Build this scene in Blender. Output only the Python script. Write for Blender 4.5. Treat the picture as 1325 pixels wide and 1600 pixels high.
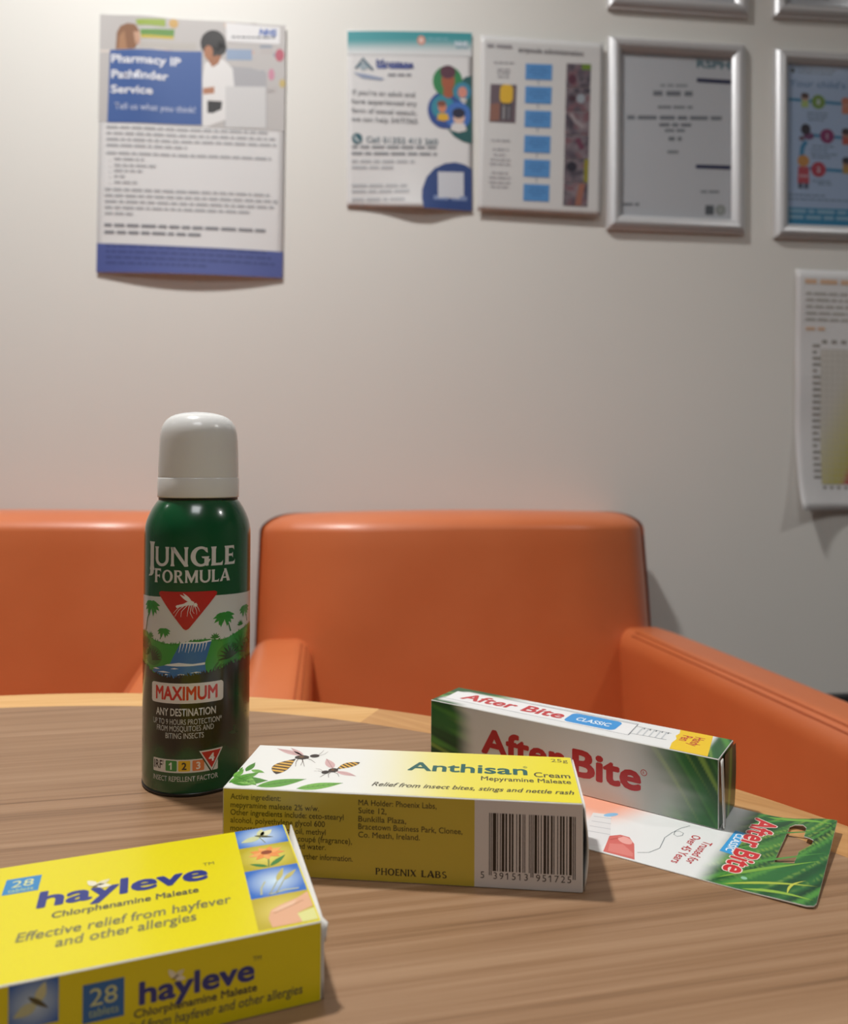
import bpy, bmesh, math, random
from mathutils import Vector, Matrix, noise
from mathutils.geometry import tessellate_polygon

R = math.radians
scene = bpy.context.scene
for o in list(bpy.data.objects):
    bpy.data.objects.remove(o)
COL = scene.collection

# ------------------------------------------------------------------ camera
TZ = 0.72                     # height of the table top above the floor
CAM_H = 0.14593               # camera above the table top
FPX = 1176.8                  # focal length in pixels of the 1325 wide frame
cam = bpy.data.cameras.new('camera')
cam_o = bpy.data.objects.new('camera', cam)
COL.objects.link(cam_o)
pit, rol = R(0.7437), R(0.2819)
F = Vector((0, math.cos(pit), math.sin(pit)))
U = Vector((0, -math.sin(pit), math.cos(pit)))
X = Vector((1, 0, 0))
X2 = X * math.cos(rol) + U * math.sin(rol)
U2 = -X * math.sin(rol) + U * math.cos(rol)
m = Matrix((X2, U2, -F)).transposed().to_4x4()
m.translation = (0, 0, TZ + CAM_H)
cam_o.matrix_world = m
cam.sensor_fit = 'HORIZONTAL'
cam.sensor_width = 36
cam.lens = FPX / 1325 * 36
cam.shift_y = -(800 - 723.47) / 1325
cam.clip_start = 0.01
cam.dof.use_dof = True
cam.dof.focus_distance = 0.315
cam.dof.aperture_fstop = 13.0
scene.camera = cam_o

# ------------------------------------------------------------------ world, light, exposure
world = bpy.data.worlds.new('world')
scene.world = world
world.use_nodes = True
world.node_tree.nodes['Background'].inputs[0].default_value = (1.0, 0.95, 0.9, 1)
world.node_tree.nodes['Background'].inputs[1].default_value = 0.02
vs = scene.view_settings
vs.view_transform = 'Standard'
vs.look = 'None'
vs.gamma = 1.0
vs.use_curve_mapping = False
vs.exposure = 0.2
CEIL = 2.5
DOWNLIGHTS = [   # x, y, watts   (spotlights in the ceiling)
    (-0.46, 0.57, 15.5),
    (1.75, 0.10, 6.0),  # added lamp, brightens the right of the wall and the frame rails
    (-2.2, 0.45, 1.5),
]
PANELS = [       # x, y, watts   (square ceiling panels behind the table)
    (0.05, -0.75, 4.0),
]

# ------------------------------------------------------------------ helpers
def srgb(h):
    if isinstance(h, str):
        h = h.lstrip('#')
        c = [int(h[i:i + 2], 16) / 255 for i in (0, 2, 4)]
    else:
        c = [v / 255 for v in h]
    return tuple(v / 12.92 if v <= 0.04045 else ((v + 0.055) / 1.055) ** 2.4 for v in c)

def mix(a, b, t):
    t = max(0.0, min(1.0, t))
    return tuple(x + (y - x) * t for x, y in zip(a, b))

def sstep(a, b, x):
    t = max(0.0, min(1.0, (x - a) / (b - a)))
    return t * t * (3 - 2 * t)

def new_mat(name, color=(0.8, 0.8, 0.8), rough=0.5, metal=0.0, coat=0.0, spec=0.5):
    mt = bpy.data.materials.new(name)
    mt.use_nodes = True
    b = mt.node_tree.nodes['Principled BSDF']
    b.inputs['Base Color'].default_value = (*color, 1)
    b.inputs['Roughness'].default_value = rough
    b.inputs['Metallic'].default_value = metal
    b.inputs['Coat Weight'].default_value = coat
    b.inputs['Coat Roughness'].default_value = 0.12
    b.inputs['Specular IOR Level'].default_value = spec
    return mt

def nodes_of(mt):
    return mt.node_tree.nodes, mt.node_tree.links, mt.node_tree.nodes['Principled BSDF']

def mottled(mt, c1, c2, scale=4, detail=4, bump=0.0, bscale=200, stretch=None):
    n, l, b = nodes_of(mt)
    tc = n.new('ShaderNodeTexCoord')
    mp = n.new('ShaderNodeMapping')
    if stretch:
        mp.inputs['Scale'].default_value = stretch
    l.new(tc.outputs['Object'], mp.inputs['Vector'])
    nz = n.new('ShaderNodeTexNoise')
    nz.inputs['Scale'].default_value = scale
    nz.inputs['Detail'].default_value = detail
    l.new(mp.outputs[0], nz.inputs['Vector'])
    cr = n.new('ShaderNodeValToRGB')
    cr.color_ramp.elements[0].position = 0.35
    cr.color_ramp.elements[0].color = (*c1, 1)
    cr.color_ramp.elements[1].position = 0.65
    cr.color_ramp.elements[1].color = (*c2, 1)
    l.new(nz.outputs[0], cr.inputs[0])
    l.new(cr.outputs[0], b.inputs['Base Color'])
    if bump:
        n2 = n.new('ShaderNodeTexNoise')
        n2.inputs['Scale'].default_value = bscale
        n2.inputs['Detail'].default_value = 3
        l.new(mp.outputs[0], n2.inputs['Vector'])
        bp = n.new('ShaderNodeBump')
        bp.inputs['Strength'].default_value = bump
        bp.inputs['Distance'].default_value = 0.001
        l.new(n2.outputs[0], bp.inputs['Height'])
        l.new(bp.outputs[0], b.inputs['Normal'])
    return mt

def print_mat(name, rough=0.4, coat=0.0, spec=0.5, metal=0.0):
    """ink on a surface: the flat colour of each printed piece comes from its colour attribute"""
    mt = new_mat(name, rough=rough, coat=coat, spec=spec, metal=metal)
    n, l, b = nodes_of(mt)
    at = n.new('ShaderNodeAttribute')
    at.attribute_name = 'Col'
    l.new(at.outputs['Color'], b.inputs['Base Color'])
    return mt

def wood_mat(name, cols, angle=0.0, rough=0.4, s_along=1.2, s_across=26, fine=2.2):
    mt = new_mat(name, rough=rough)
    n, l, b = nodes_of(mt)
    tc = n.new('ShaderNodeTexCoord')
    rt = n.new('ShaderNodeMapping')
    rt.inputs['Rotation'].default_value = (0, 0, -angle)
    l.new(tc.outputs['Object'], rt.inputs['Vector'])
    def nz(sx, sy, detail, dist):
        mp = n.new('ShaderNodeMapping')
        mp.inputs['Scale'].default_value = (sx, sy, sy * 0.5)
        l.new(rt.outputs[0], mp.inputs['Vector'])
        t = n.new('ShaderNodeTexNoise')
        t.inputs['Scale'].default_value = 1.0
        t.inputs['Detail'].default_value = detail
        t.inputs['Roughness'].default_value = 0.6
        t.inputs['Distortion'].default_value = dist
        l.new(mp.outputs[0], t.inputs['Vector'])
        return t
    broad = nz(s_along, s_across, 3, 0.2)
    thin = nz(s_along * 2.0, s_across * 3.6, 4, 0.1)
    pore = nz(s_along * 14, s_across * 30, 2, 0)
    a = n.new('ShaderNodeMath'); a.operation = 'MULTIPLY'; a.inputs[1].default_value = 0.40
    l.new(broad.outputs[0], a.inputs[0])
    c = n.new('ShaderNodeMath'); c.operation = 'MULTIPLY_ADD'; c.inputs[1].default_value = 0.42
    l.new(thin.outputs[0], c.inputs[0]); l.new(a.outputs[0], c.inputs[2])
    d = n.new('ShaderNodeMath'); d.operation = 'MULTIPLY_ADD'; d.inputs[1].default_value = 0.18
    l.new(pore.outputs[0], d.inputs[0]); l.new(c.outputs[0], d.inputs[2])
    cr = n.new('ShaderNodeValToRGB')
    e = cr.color_ramp.elements
    e[0].position = 0.36; e[0].color = (*cols[0], 1)
    e[1].position = 0.64; e[1].color = (*cols[2], 1)
    k = e.new(0.47); k.color = (*cols[1], 1)
    l.new(d.outputs[0], cr.inputs[0])
    l.new(cr.outputs[0], b.inputs['Base Color'])
    bp = n.new('ShaderNodeBump')
    bp.inputs['Strength'].default_value = 0.08
    bp.inputs['Distance'].default_value = 0.0005
    l.new(d.outputs[0], bp.inputs['Height'])
    l.new(bp.outputs[0], b.inputs['Normal'])
    return mt

def link(o, parent=None):
    COL.objects.link(o)
    if parent is not None:
        o.parent = parent
    return o

def mesh_obj(name, verts, faces, mat=None, parent=None, smooth=False):
    me = bpy.data.meshes.new(name)
    me.from_pydata([tuple(v) for v in verts], [], faces)
    me.update()
    if smooth:
        for p in me.polygons:
            p.use_smooth = True
    if mat:
        me.materials.append(mat)
    return link(bpy.data.objects.new(name, me), parent)

def bm_obj(name, bm, mat=None, parent=None, smooth=False):
    bmesh.ops.recalc_face_normals(bm, faces=bm.faces)
    me = bpy.data.meshes.new(name)
    bm.to_mesh(me)
    bm.free()
    if smooth:
        for p in me.polygons:
            p.use_smooth = True
    if mat:
        me.materials.append(mat)
    return link(bpy.data.objects.new(name, me), parent)

def empty(name, loc=(0, 0, 0), rz=0.0, label=None, cat=None, group=None):
    o = bpy.data.objects.new(name, None)
    o.empty_display_size = 0.05
    o.location = loc
    o.rotation_euler = (0, 0, rz)
    link(o)
    tag(o, label, cat, group)
    return o

def tag(o, label=None, cat=None, group=None, kind=None):
    if label: o['label'] = label
    if cat: o['category'] = cat
    if group: o['group'] = group
    if kind: o['kind'] = kind
    return o

def box_bm(x0, x1, y0, y1, z0, z1, bevel=0.0, seg=2):
    bm = bmesh.new()
    bmesh.ops.create_cube(bm, size=1)
    for v in bm.verts:
        v.co = Vector(((x0 + x1) / 2 + v.co.x * (x1 - x0), (y0 + y1) / 2 + v.co.y * (y1 - y0), (z0 + z1) / 2 + v.co.z * (z1 - z0)))
    if bevel:
        bmesh.ops.bevel(bm, geom=list(bm.edges), offset=bevel, segments=seg, affect='EDGES', profile=0.5)
    return bm

def soft_box(name, size, rad, mat, parent=None, n=14, m=5, deform=None):
    """a padded block: box with round edges, gridded so it can be shaped. size centred on 0"""
    h = Vector(size) / 2
    r = Vector(rad) if not isinstance(rad, (int, float)) else Vector((rad,) * 3)
    def params(ax):
        a = []
        for i in range(m + 1):
            a.append(-h[ax] + r[ax] * (1 - math.cos(i / m * math.pi / 2)) if False else -h[ax] + r[ax] * i / m)
        inner = [-h[ax] + r[ax] + (2 * h[ax] - 2 * r[ax]) * i / n for i in range(1, n)]
        return a + inner + [-v for v in reversed(a)]
    P = [params(i) for i in range(3)]
    bm = bmesh.new()
    for ax in range(3):
        b, c = (ax + 1) % 3, (ax + 2) % 3
        for s in (-1, 1):
            grid = []
            for vb in P[b]:
                row = []
                for vc in P[c]:
                    p = Vector((0, 0, 0)); p[ax] = s * h[ax]; p[b] = vb; p[c] = vc
                    q = Vector([max(-h[i] + r[i], min(h[i] - r[i], p[i])) for i in range(3)])
                    d = Vector([(p[i] - q[i]) / r[i] for i in range(3)])
                    if d.length > 1e-9:
                        # cube-to-sphere keeps the grid even
                        d = d.normalized()
                    w = Vector([q[i] + d[i] * r[i] for i in range(3)])
                    row.append(bm.verts.new(w))
                grid.append(row)
            for i in range(len(grid) - 1):
                for j in range(len(grid[0]) - 1):
                    f = [grid[i][j], grid[i + 1][j], grid[i + 1][j + 1], grid[i][j + 1]]
                    if s < 0: f.reverse()
                    bm.faces.new(f)
    bmesh.ops.remove_doubles(bm, verts=bm.verts, dist=1e-6)
    if deform:
        for v in bm.verts:
            v.co = deform(v.co.copy())
    return bm_obj(name, bm, mat, parent, smooth=True)

def tube(name, pts, rad, mat, parent=None, seg=8, taper=None):
    pts = [Vector(p) for p in pts]
    vs_, fs = [], []
    for i, p in enumerate(pts):
        t = (pts[min(i + 1, len(pts) - 1)] - pts[max(i - 1, 0)]).normalized()
        a = t.orthogonal().normalized() if i == 0 else (a - t * a.dot(t)).normalized()
        b = t.cross(a)
        r = rad if not taper else taper[i]
        for k in range(seg):
            an = 2 * math.pi * k / seg
            vs_.append(p + a * math.cos(an) * r + b * math.sin(an) * r)
    for i in range(len(pts) - 1):
        for k in range(seg):
            fs.append((i * seg + k, i * seg + (k + 1) % seg, (i + 1) * seg + (k + 1) % seg, (i + 1) * seg + k))
    fs.append(tuple(reversed(range(seg))))
    fs.append(tuple((len(pts) - 1) * seg + k for k in range(seg)))
    return mesh_obj(name, vs_, fs, mat, parent, smooth=True)

def lathe(name, prof, mat, parent=None, seg=96, loc=(0, 0, 0)):
    """prof: list of (radius, z)"""
    vs_, fs = [], []
    for r, z in prof:
        for k in range(seg):
            a = 2 * math.pi * k / seg
            vs_.append((loc[0] + r * math.cos(a), loc[1] + r * math.sin(a), loc[2] + z))
    for i in range(len(prof) - 1):
        for k in range(seg):
            fs.append((i * seg + k, i * seg + (k + 1) % seg, (i + 1) * seg + (k + 1) % seg, (i + 1) * seg + k))
    fs.append(tuple(reversed(range(seg))))
    fs.append(tuple((len(prof) - 1) * seg + k for k in range(seg)))
    o = mesh_obj(name, vs_, fs, mat, parent, smooth=True)
    o.data.polygons[-1].use_smooth = False
    o.data.polygons[-2].use_smooth = False
    return o

# ------------------------------------------------------------------ printing: lettering and flat pictures as thin inked pieces
_tc = {}
def text_tris(s, bold=0.0, spacing=1.0):
    k = (s, bold, spacing)
    if k not in _tc:
        c = bpy.data.curves.new('txt', 'FONT')
        c.body = s
        c.size = 1.0
        c.resolution_u = 3
        c.offset = bold
        c.space_character = spacing
        o = bpy.data.objects.new('txt', c)
        me = o.to_mesh()
        vs_ = [(v.co.x, v.co.y) for v in me.vertices]
        fs = [tuple(p.vertices) for p in me.polygons]
        o.to_mesh_clear()
        bpy.data.objects.remove(o)
        bpy.data.curves.remove(c)
        _tc[k] = (vs_, fs)
    return _tc[k]
CAP = 0.682

class Print:
    """flat artwork in millimetres (or any units turned to millimetres by tf)"""
    def __init__(self, tf=None):
        self.v, self.f, self.c = [], [], []
        self.tf = tf or (lambda x, y: (x, y))
    def raw(self, pts, faces, cols, layer):
        b = len(self.v)
        for p in pts:
            self.v.append((p[0], p[1], layer))
        for f, c in zip(faces, cols):
            self.f.append(tuple(i + b for i in f))
            self.c.append(c)
        return self
    def poly(self, pts, col, layer=1):
        q = [self.tf(*p) for p in pts]
        tr = tessellate_polygon([[Vector((x, y, 0)) for x, y in q]])
        return self.raw(q, tr, [srgb(col) if isinstance(col, str) else col] * len(tr), layer)
    def rect(self, x0, y0, x1, y1, col, layer=1):
        return self.poly([(x0, y0), (x1, y0), (x1, y1), (x0, y1)], col, layer)
    def rrect(self, x0, y0, x1, y1, r, col, layer=1, n=5):
        pts = []
        sx, sy = (1 if x1 > x0 else -1), (1 if y1 > y0 else -1)
        for cx, cy, a0 in ((x1 - r * sx, y1 - r * sy, 0), (x0 + r * sx, y1 - r * sy, 90), (x0 + r * sx, y0 + r * sy, 180), (x1 - r * sx, y0 + r * sy, 270)):
            for i in range(n + 1):
                a = R(a0 + 90 * i / n)
                pts.append((cx + r * math.cos(a) * sx, cy + r * math.sin(a) * sy))
        return self.poly(pts, col, layer)
    def ell(self, cx, cy, rx, ry, col, layer=1, rot=0.0, n=28, a0=0, a1=360):
        pts = []
        full = a1 - a0 >= 360
        for i in range(n if full else n + 1):
            a = R(a0 + (a1 - a0) * i / n)
            x, y = rx * math.cos(a), ry * math.sin(a)
            pts.append((cx + x * math.cos(rot) - y * math.sin(rot), cy + x * math.sin(rot) + y * math.cos(rot)))
        return self.poly(pts, col, layer)
    def line(self, pts, w, col, layer=1, w1=None):
        n = len(pts)
        L, Rr = [], []
        for i, p in enumerate(pts):
            a, b = pts[max(i - 1, 0)], pts[min(i + 1, n - 1)]
            dx, dy = b[0] - a[0], b[1] - a[1]
            d = math.hypot(dx, dy) or 1
            ww = (w + ((w1 if w1 is not None else w) - w) * i / max(1, n - 1)) / 2
            L.append((p[0] - dy / d * ww, p[1] + dx / d * ww))
            Rr.append((p[0] + dy / d * ww, p[1] - dx / d * ww))
        q = [self.tf(*p) for p in L + Rr]
        fs = [(i, i + 1, n + i + 1, n + i) for i in range(n - 1)]
        c = srgb(col) if isinstance(col, str) else col
        return self.raw(q, fs, [c] * len(fs), layer)
    def leaf(self, p, q, w, col, layer=1, bend=0.0, n=8, vein=None):
        (x0, y0), (x1, y1) = p, q
        dx, dy = x1 - x0, y1 - y0
        d = math.hypot(dx, dy)
        nx, ny = -dy / d, dx / d
        up, lo, mid = [], [], []
        for i in range(n + 1):
            t = i / n
            ww = w / 2 * math.sin(math.pi * t ** 0.8)
            b = bend * math.sin(math.pi * t)
            up.append((x0 + dx * t + nx * (b + ww), y0 + dy * t + ny * (b + ww)))
            lo.append((x0 + dx * t + nx * (b - ww), y0 + dy * t + ny * (b - ww)))
            mid.append((x0 + dx * t + nx * b, y0 + dy * t + ny * b))
        self.poly(up + lo[-2:0:-1], col, layer)
        if vein:
            self.line(mid, w * 0.06, vein, layer + 0.5)
        return self
    def text(self, s, x0, y, cap, col, x1=None, sx=1.0, align='l', layer=2, bold=0.0, slant=0.0, rot=0.0, spacing=1.0, outline=None):
        vs_, fs = text_tris(s, 0.0, spacing)
        if not vs_: return self
        reg = (vs_, fs)
        lo, hi = min(v[0] for v in vs_), max(v[0] for v in vs_)
        o = self.tf(x0, y)
        e = self.tf(x0, y - cap) if self.flip() else self.tf(x0, y + cap)
        k = math.hypot(e[0] - o[0], e[1] - o[1]) / CAP
        if x1 is not None:
            q = self.tf(x1, y)
            kx = (q[0] - o[0] if rot == 0 else (x1 - x0)) / (hi - lo)
        else:
            kx = k * sx
        w = (hi - lo) * kx
        off = {'l': 0, 'c': -w / 2, 'r': -w}[align] if x1 is None else 0
        cr, sr = math.cos(rot), math.sin(rot)
        pts = []
        for a, b in vs_:
            px = (a - lo) * kx + off + slant * b * k
            py = b * k
            pts.append((o[0] + px * cr - py * sr, o[1] + px * sr + py * cr))
        c = srgb(col) if isinstance(col, str) else col
        def stamp(rad, cc, lay):       # heavier letters: the same letters struck a few times, slightly shifted
            m_ = 8 if rad > 0.012 else 4
            for i in range(m_ if rad > 0 else 1):
                a = 2 * math.pi * (i + 0.5) / m_
                dx, dy = rad * kx * math.cos(a), rad * k * math.sin(a)
                ddx, ddy = dx * cr - dy * sr, dx * sr + dy * cr
                self.raw([(p[0] + ddx, p[1] + ddy) for p in pts], fs, [cc] * len(fs), lay + 0.02 * i)
        stamp(bold, c, layer)
        if outline:
            stamp(bold + outline[1], srgb(outline[0]), layer - 0.5)
        return self
    def flip(self):
        a, b = self.tf(0, 0), self.tf(0, 1)
        return b[1] < a[1]
    def grid(self, x0, y0, x1, y1, nx, ny, fn, layer=1, mask=None):
        """picture with soft colours: a fine grid coloured by fn(x, y)"""
        pts = [self.tf(x0 + (x1 - x0) * i / nx, y0 + (y1 - y0) * j / ny) for j in range(ny + 1) for i in range(nx + 1)]
        cv = [fn(x0 + (x1 - x0) * i / nx, y0 + (y1 - y0) * j / ny) for j in range(ny + 1) for i in range(nx + 1)]
        fs, cs = [], []
        for j in range(ny):
            for i in range(nx):
                a = j * (nx + 1) + i
                f = (a, a + 1, a + nx + 2, a + nx + 1)
                fs.append(f)
                cs.append([cv[k] for k in f])
        return self.raw(pts, fs, cs, layer)
    def bars(self, x0, x1, y, h, col, seed=0, fill=1.0, layer=2, align='l', slope=0.0):
        """a line of print too blurred to read: a row of word-long strokes"""
        rnd = random.Random(seed)
        x = x0
        end = x0 + (x1 - x0) * fill
        if align == 'c':
            d = (x1 - x0) * (1 - fill) / 2
            x, end = x0 + d, x1 - d
        while x < end - h:
            w = min(rnd.uniform(1.6, 5.5) * h, end - x)
            d0, d1 = slope * (x - x0), slope * (x + w - x0)
            hh = h * (-1 if self.flip() else 1)
            self.poly([(x, y + d0), (x + w, y + d1), (x + w, y + d1 + hh), (x, y + d0 + hh)], col, layer)
            x += w + h * 0.75
        return self
    def build(self, name, mapf, mat, parent=None, cut_u=None, cut_v=None, smooth=False, label=None):
        me = bpy.data.meshes.new(name)
        bm = bmesh.new()
        cl = bm.loops.layers.float_color.new('Col')
        ly = bm.verts.layers.float.new('ly')
        bv = []
        for x, y, L in self.v:
            v = bm.verts.new((x, y, 0))
            v[ly] = L
            bv.append(v)
        for f, c in zip(self.f, self.c):
            if len(set(f)) < 3: continue
            ff = [bv[i] for i in f]
            a = sum((ff[i].co.x * ff[(i + 1) % len(ff)].co.y - ff[(i + 1) % len(ff)].co.x * ff[i].co.y) for i in range(len(ff)))
            cc = list(c) if isinstance(c, list) else [c] * len(ff)
            if a < 0:
                ff.reverse(); cc.reverse()
            try:
                fc = bm.faces.new(ff)
            except ValueError:
                continue
            for lp, k in zip(fc.loops, cc):
                lp[cl] = (*k, 1.0)
        def cut(axis, step):
            lo = min(v.co[axis] for v in bm.verts); hi = max(v.co[axis] for v in bm.verts)
            k = math.floor(lo / step) + 1
            no = Vector((0, 0, 0)); no[axis] = 1
            while k * step < hi - 1e-6:
                co = Vector((0, 0, 0)); co[axis] = k * step
                bmesh.ops.bisect_plane(bm, geom=list(bm.verts) + list(bm.edges) + list(bm.faces), plane_co=co, plane_no=no, dist=1e-7)
                k += 1
        if cut_u: cut(0, cut_u)
        if cut_v: cut(1, cut_v)
        for v in bm.verts:
            v.co = Vector(mapf(v.co.x, v.co.y, v[ly]))
        bm.to_mesh(me)
        bm.free()
        if smooth:
            for p in me.polygons: p.use_smooth = True
        me.materials.append(mat)
        o = link(bpy.data.objects.new(name, me), parent)
        if label: o['label'] = label
        return o

def plane_map(o, u, v, base=0.03, step=0.025):
    """millimetre artwork onto a flat face (metres); u, v unit vectors"""
    o, u, v = Vector(o), Vector(u), Vector(v)
    n = u.cross(v)
    return lambda x, y, L: o + u * (x / 1000) + v * (y / 1000) + n * ((base + step * L) / 1000)

# ------------------------------------------------------------------ the room
WA = R(5.0)
WALL_O = Vector((0, 1.262, 0))
WS = Vector((math.cos(WA), math.sin(WA), 0))      # along the back wall, to the right
WN = Vector((math.sin(WA), -math.cos(WA), 0))     # out of the back wall, into the room
def wallp(s, n, z):
    return WALL_O + WS * s + WN * n + Vector((0, 0, z))

M_wall = mottled(new_mat('wall_paint', rough=0.6), srgb('#e5e4df'), srgb('#e9e8e3'), scale=1.3, bump=0.05, bscale=220)
M_wall2 = mottled(new_mat('wall_paint_dimmed', rough=0.6), srgb('#a5a29c'), srgb('#aba8a2'), scale=1.3)  # unseen walls toned darker to cut the light they bounce
M_ceil = new_mat('ceiling_paint', srgb('#e9e6df'), 0.8)
M_floor = mottled(new_mat('carpet', rough=0.95), srgb('#4c4a48'), srgb('#5a5754'), scale=90, bump=0.4, bscale=400)
M_dark = new_mat('charcoal_trim', srgb('#2c2d30'), 0.5)
M_white_trim = new_mat('white_trim', srgb('#e4e2dc'), 0.4)
S0, S1, N1 = -2.7, 2.7, 3.9

def room_box(name, s0, s1, n0, n1, z0, z1, mat, bevel=0.0):
    bm = box_bm(s0, s1, -n1, -n0, z0, z1, bevel)
    o = bm_obj(name, bm, mat)
    o.location = WALL_O
    o.rotation_euler = (0, 0, WA)
    o['kind'] = 'structure'
    return o
room_box('floor', S0 - .1, S1 + .1, -0.1, N1 + .1, -0.08, 0, M_floor)
room_box('ceiling', S0 - .1, S1 + .1, -0.1, N1 + .1, CEIL, CEIL + 0.1, M_ceil)
room_box('wall_back', S0, S1, -0.1, 0, 0, CEIL, M_wall)
room_box('wall_left', S0 - .1, S0, -0.1, N1 + .1, 0, CEIL, M_wall2)
room_box('wall_right', S1, S1 + .1, -0.1, N1 + .1, 0, CEIL, M_wall2)
room_box('wall_front', S0, S1, N1, N1 + .1, 0, CEIL, M_wall2)
room_box('baseboard_back', S0, S1, 0, 0.014, 0, 0.1, M_white_trim, 0.003)
t = room_box('trim_1', S0, S1, 0, 0.016, 0.33, 0.484, M_dark, 0.003)

# ------------------------------------------------------------------ ceiling lamps
def emit_mat(name, col, strength):
    mt = bpy.data.materials.new(name)
    mt.use_nodes = True
    n, l = mt.node_tree.nodes, mt.node_tree.links
    n.clear()
    e = n.new('ShaderNodeEmission')
    e.inputs[0].default_value = (*col, 1)
    e.inputs[1].default_value = strength
    l.new(e.outputs[0], n.new('ShaderNodeOutputMaterial').inputs[0])
    return mt
WARM = (1.0, 0.985, 0.955)
COOL = (0.97, 0.99, 1.0)
M_ring = new_mat('lamp_ring', srgb('#d8d8d8'), 0.3, 0.6)
M_emit_w = emit_mat('lamp_glow_warm', WARM, 25)
M_emit_c = emit_mat('panel_glow', COOL, 4)
names = ['above the table', 'to the right, added to brighten the right of the back wall', 'to the left near the back wall']
for (x, y, w), nm in zip(DOWNLIGHTS, names):
    t = empty('ceiling_downlight', (x, y, CEIL), 0, 'small round recessed downlight in the ceiling ' + nm, 'light', 'ceiling downlights')
    lathe('ring', [(0.062, 0), (0.085, 0), (0.085, -0.006), (0.080, -0.010), (0.062, -0.006)], M_ring, t, 40)
    lathe('diffuser', [(0.060, -0.001), (0.060, -0.004)], M_emit_w, t, 40)
    L = bpy.data.lights.new('downlight_lamp', 'AREA')
    L.shape = 'DISK'; L.size = 0.12; L.energy = w; L.color = WARM; L.spread = R(135)
    lo = bpy.data.objects.new('downlight_lamp', L)
    lo.location = (0, 0, -0.012)
    link(lo, t)
names = ['above the viewer']
for (x, y, w), nm in zip(PANELS, names):
    t = empty('ceiling_panel', (x, y, CEIL), WA, 'square white light panel in the ceiling ' + nm, 'light', 'ceiling light panels')
    bm = bmesh.new()
    fr = box_bm(-.3, .3, -.3, .3, -0.012, 0, 0.002)
    bm_obj('frame', fr, M_ring, t)
    bm_obj('diffuser', box_bm(-.28, .28, -.28, .28, -0.0145, -0.0125), M_emit_c, t)
    bm.free()
    L = bpy.data.lights.new('panel_lamp', 'AREA')
    L.shape = 'SQUARE'; L.size = 0.55; L.energy = w; L.color = COOL
    lo = bpy.data.objects.new('panel_lamp', L)
    lo.location = (0, 0, -0.018)
    link(lo, t)

# ------------------------------------------------------------------ the round table
TC = Vector((-0.1927, 0.0329))
TR = 0.4666
BAND = 0.029
M_lam = wood_mat('walnut_laminate', (srgb('#6c4f36'), srgb('#8f6d4f'), srgb('#a58466')), angle=R(12.0), rough=0.42, s_along=1.5, s_across=95)
table = empty('round_table', (TC.x, TC.y, 0), 0, 'round wooden cafe table with walnut top and paler solid rim', 'table')
def disc(name, r, z0, z1, mat, parent, seg=192):
    return lathe(name, [(r, z0), (r, z1)], mat, parent, seg)
top = disc('table_top', TR - BAND, TZ - 0.028, TZ, M_lam, table)
rim_cols = [('#a97c48', '#c0935d', '#d0a874'), ('#a47541', '#b88650', '#c99a64'), ('#bd884a', '#d2a162', '#e0b67a'), ('#b3793c', '#c68d4c', '#d9a665')]
cuts = [-20, 25, 69.1, 112, 152, 197, 242, 289]
for i, a0 in enumerate(cuts):
    a1 = cuts[(i + 1) % len(cuts)] + (360 if i == len(cuts) - 1 else 0)
    mid = R((a0 + a1) / 2)
    mt = wood_mat('rim_wood_%d' % (i % 4), [srgb(c) for c in rim_cols[i % 4]], angle=mid + math.pi / 2 + R(6), rough=0.4, s_along=4, s_across=60) if True else None
    n = 24
    g = 0.012
    vs_, fs = [], []
    for k in range(n + 1):
        a = R(a0 + (a1 - a0) * k / n)
        sk = R(0.0)   # the joints run a little slanted
        ai, ao = a - sk * 0 , a
        # cross section: inner bottom, inner top, outer top chamfer, outer, outer bottom
        for r, z, da in ((TR - BAND + 0.00005, TZ - 0.03, sk), (TR - BAND + 0.00005, TZ, sk), (TR - 0.002, TZ, 0), (TR - 0.0006, TZ - 0.0006, 0), (TR, TZ - 0.002, 0), (TR, TZ - 0.028, 0), (TR - 0.002, TZ - 0.03, 0)):
            vs_.append((r * math.cos(a + da), r * math.sin(a + da), z))
    w = 7
    for k in range(n):
        for j in range(w):
            fs.append((k * w + j, (k + 1) * w + j, (k + 1) * w + (j + 1) % w, k * w + (j + 1) % w))
    fs.append(tuple(range(w))); fs.append(tuple(reversed(range(n * w, n * w + w))))
    o = mesh_obj('rim_segment', vs_, fs, mt, table)
    bm = bmesh.new(); bm.from_mesh(o.data); bmesh.ops.recalc_face_normals(bm, faces=bm.faces); bm.to_mesh(o.data); bm.free()
M_steel = new_mat('brushed_steel', (0.45, 0.45, 0.46), 0.35, 1.0)
lathe('pedestal', [(0.04, 0.02), (0.04, TZ - 0.05), (0.05, TZ - 0.045), (0.12, TZ - 0.036), (0.12, TZ - 0.03)], M_steel, table, 48)
lathe('base', [(0.26, 0), (0.26, 0.006), (0.25, 0.012), (0.06, 0.024), (0.045, 0.03)], M_steel, table, 64)

# ------------------------------------------------------------------ orange tub chairs
M_leather = mottled(new_mat('orange_leather', rough=0.42, spec=0.55, coat=0.5), srgb('#cd6d3b'), srgb('#d47543'), scale=6, bump=0.10, bscale=260)
M_leather.node_tree.nodes['Principled BSDF'].inputs['Coat Roughness'].default_value = 0.33
M_seam = new_mat('seam_thread', srgb('#a84d22'), 0.6)
M_legs = wood_mat('chair_leg_wood', (srgb('#3a2417'), srgb('#4a2f1f'), srgb('#593a28')), rough=0.4)

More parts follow.
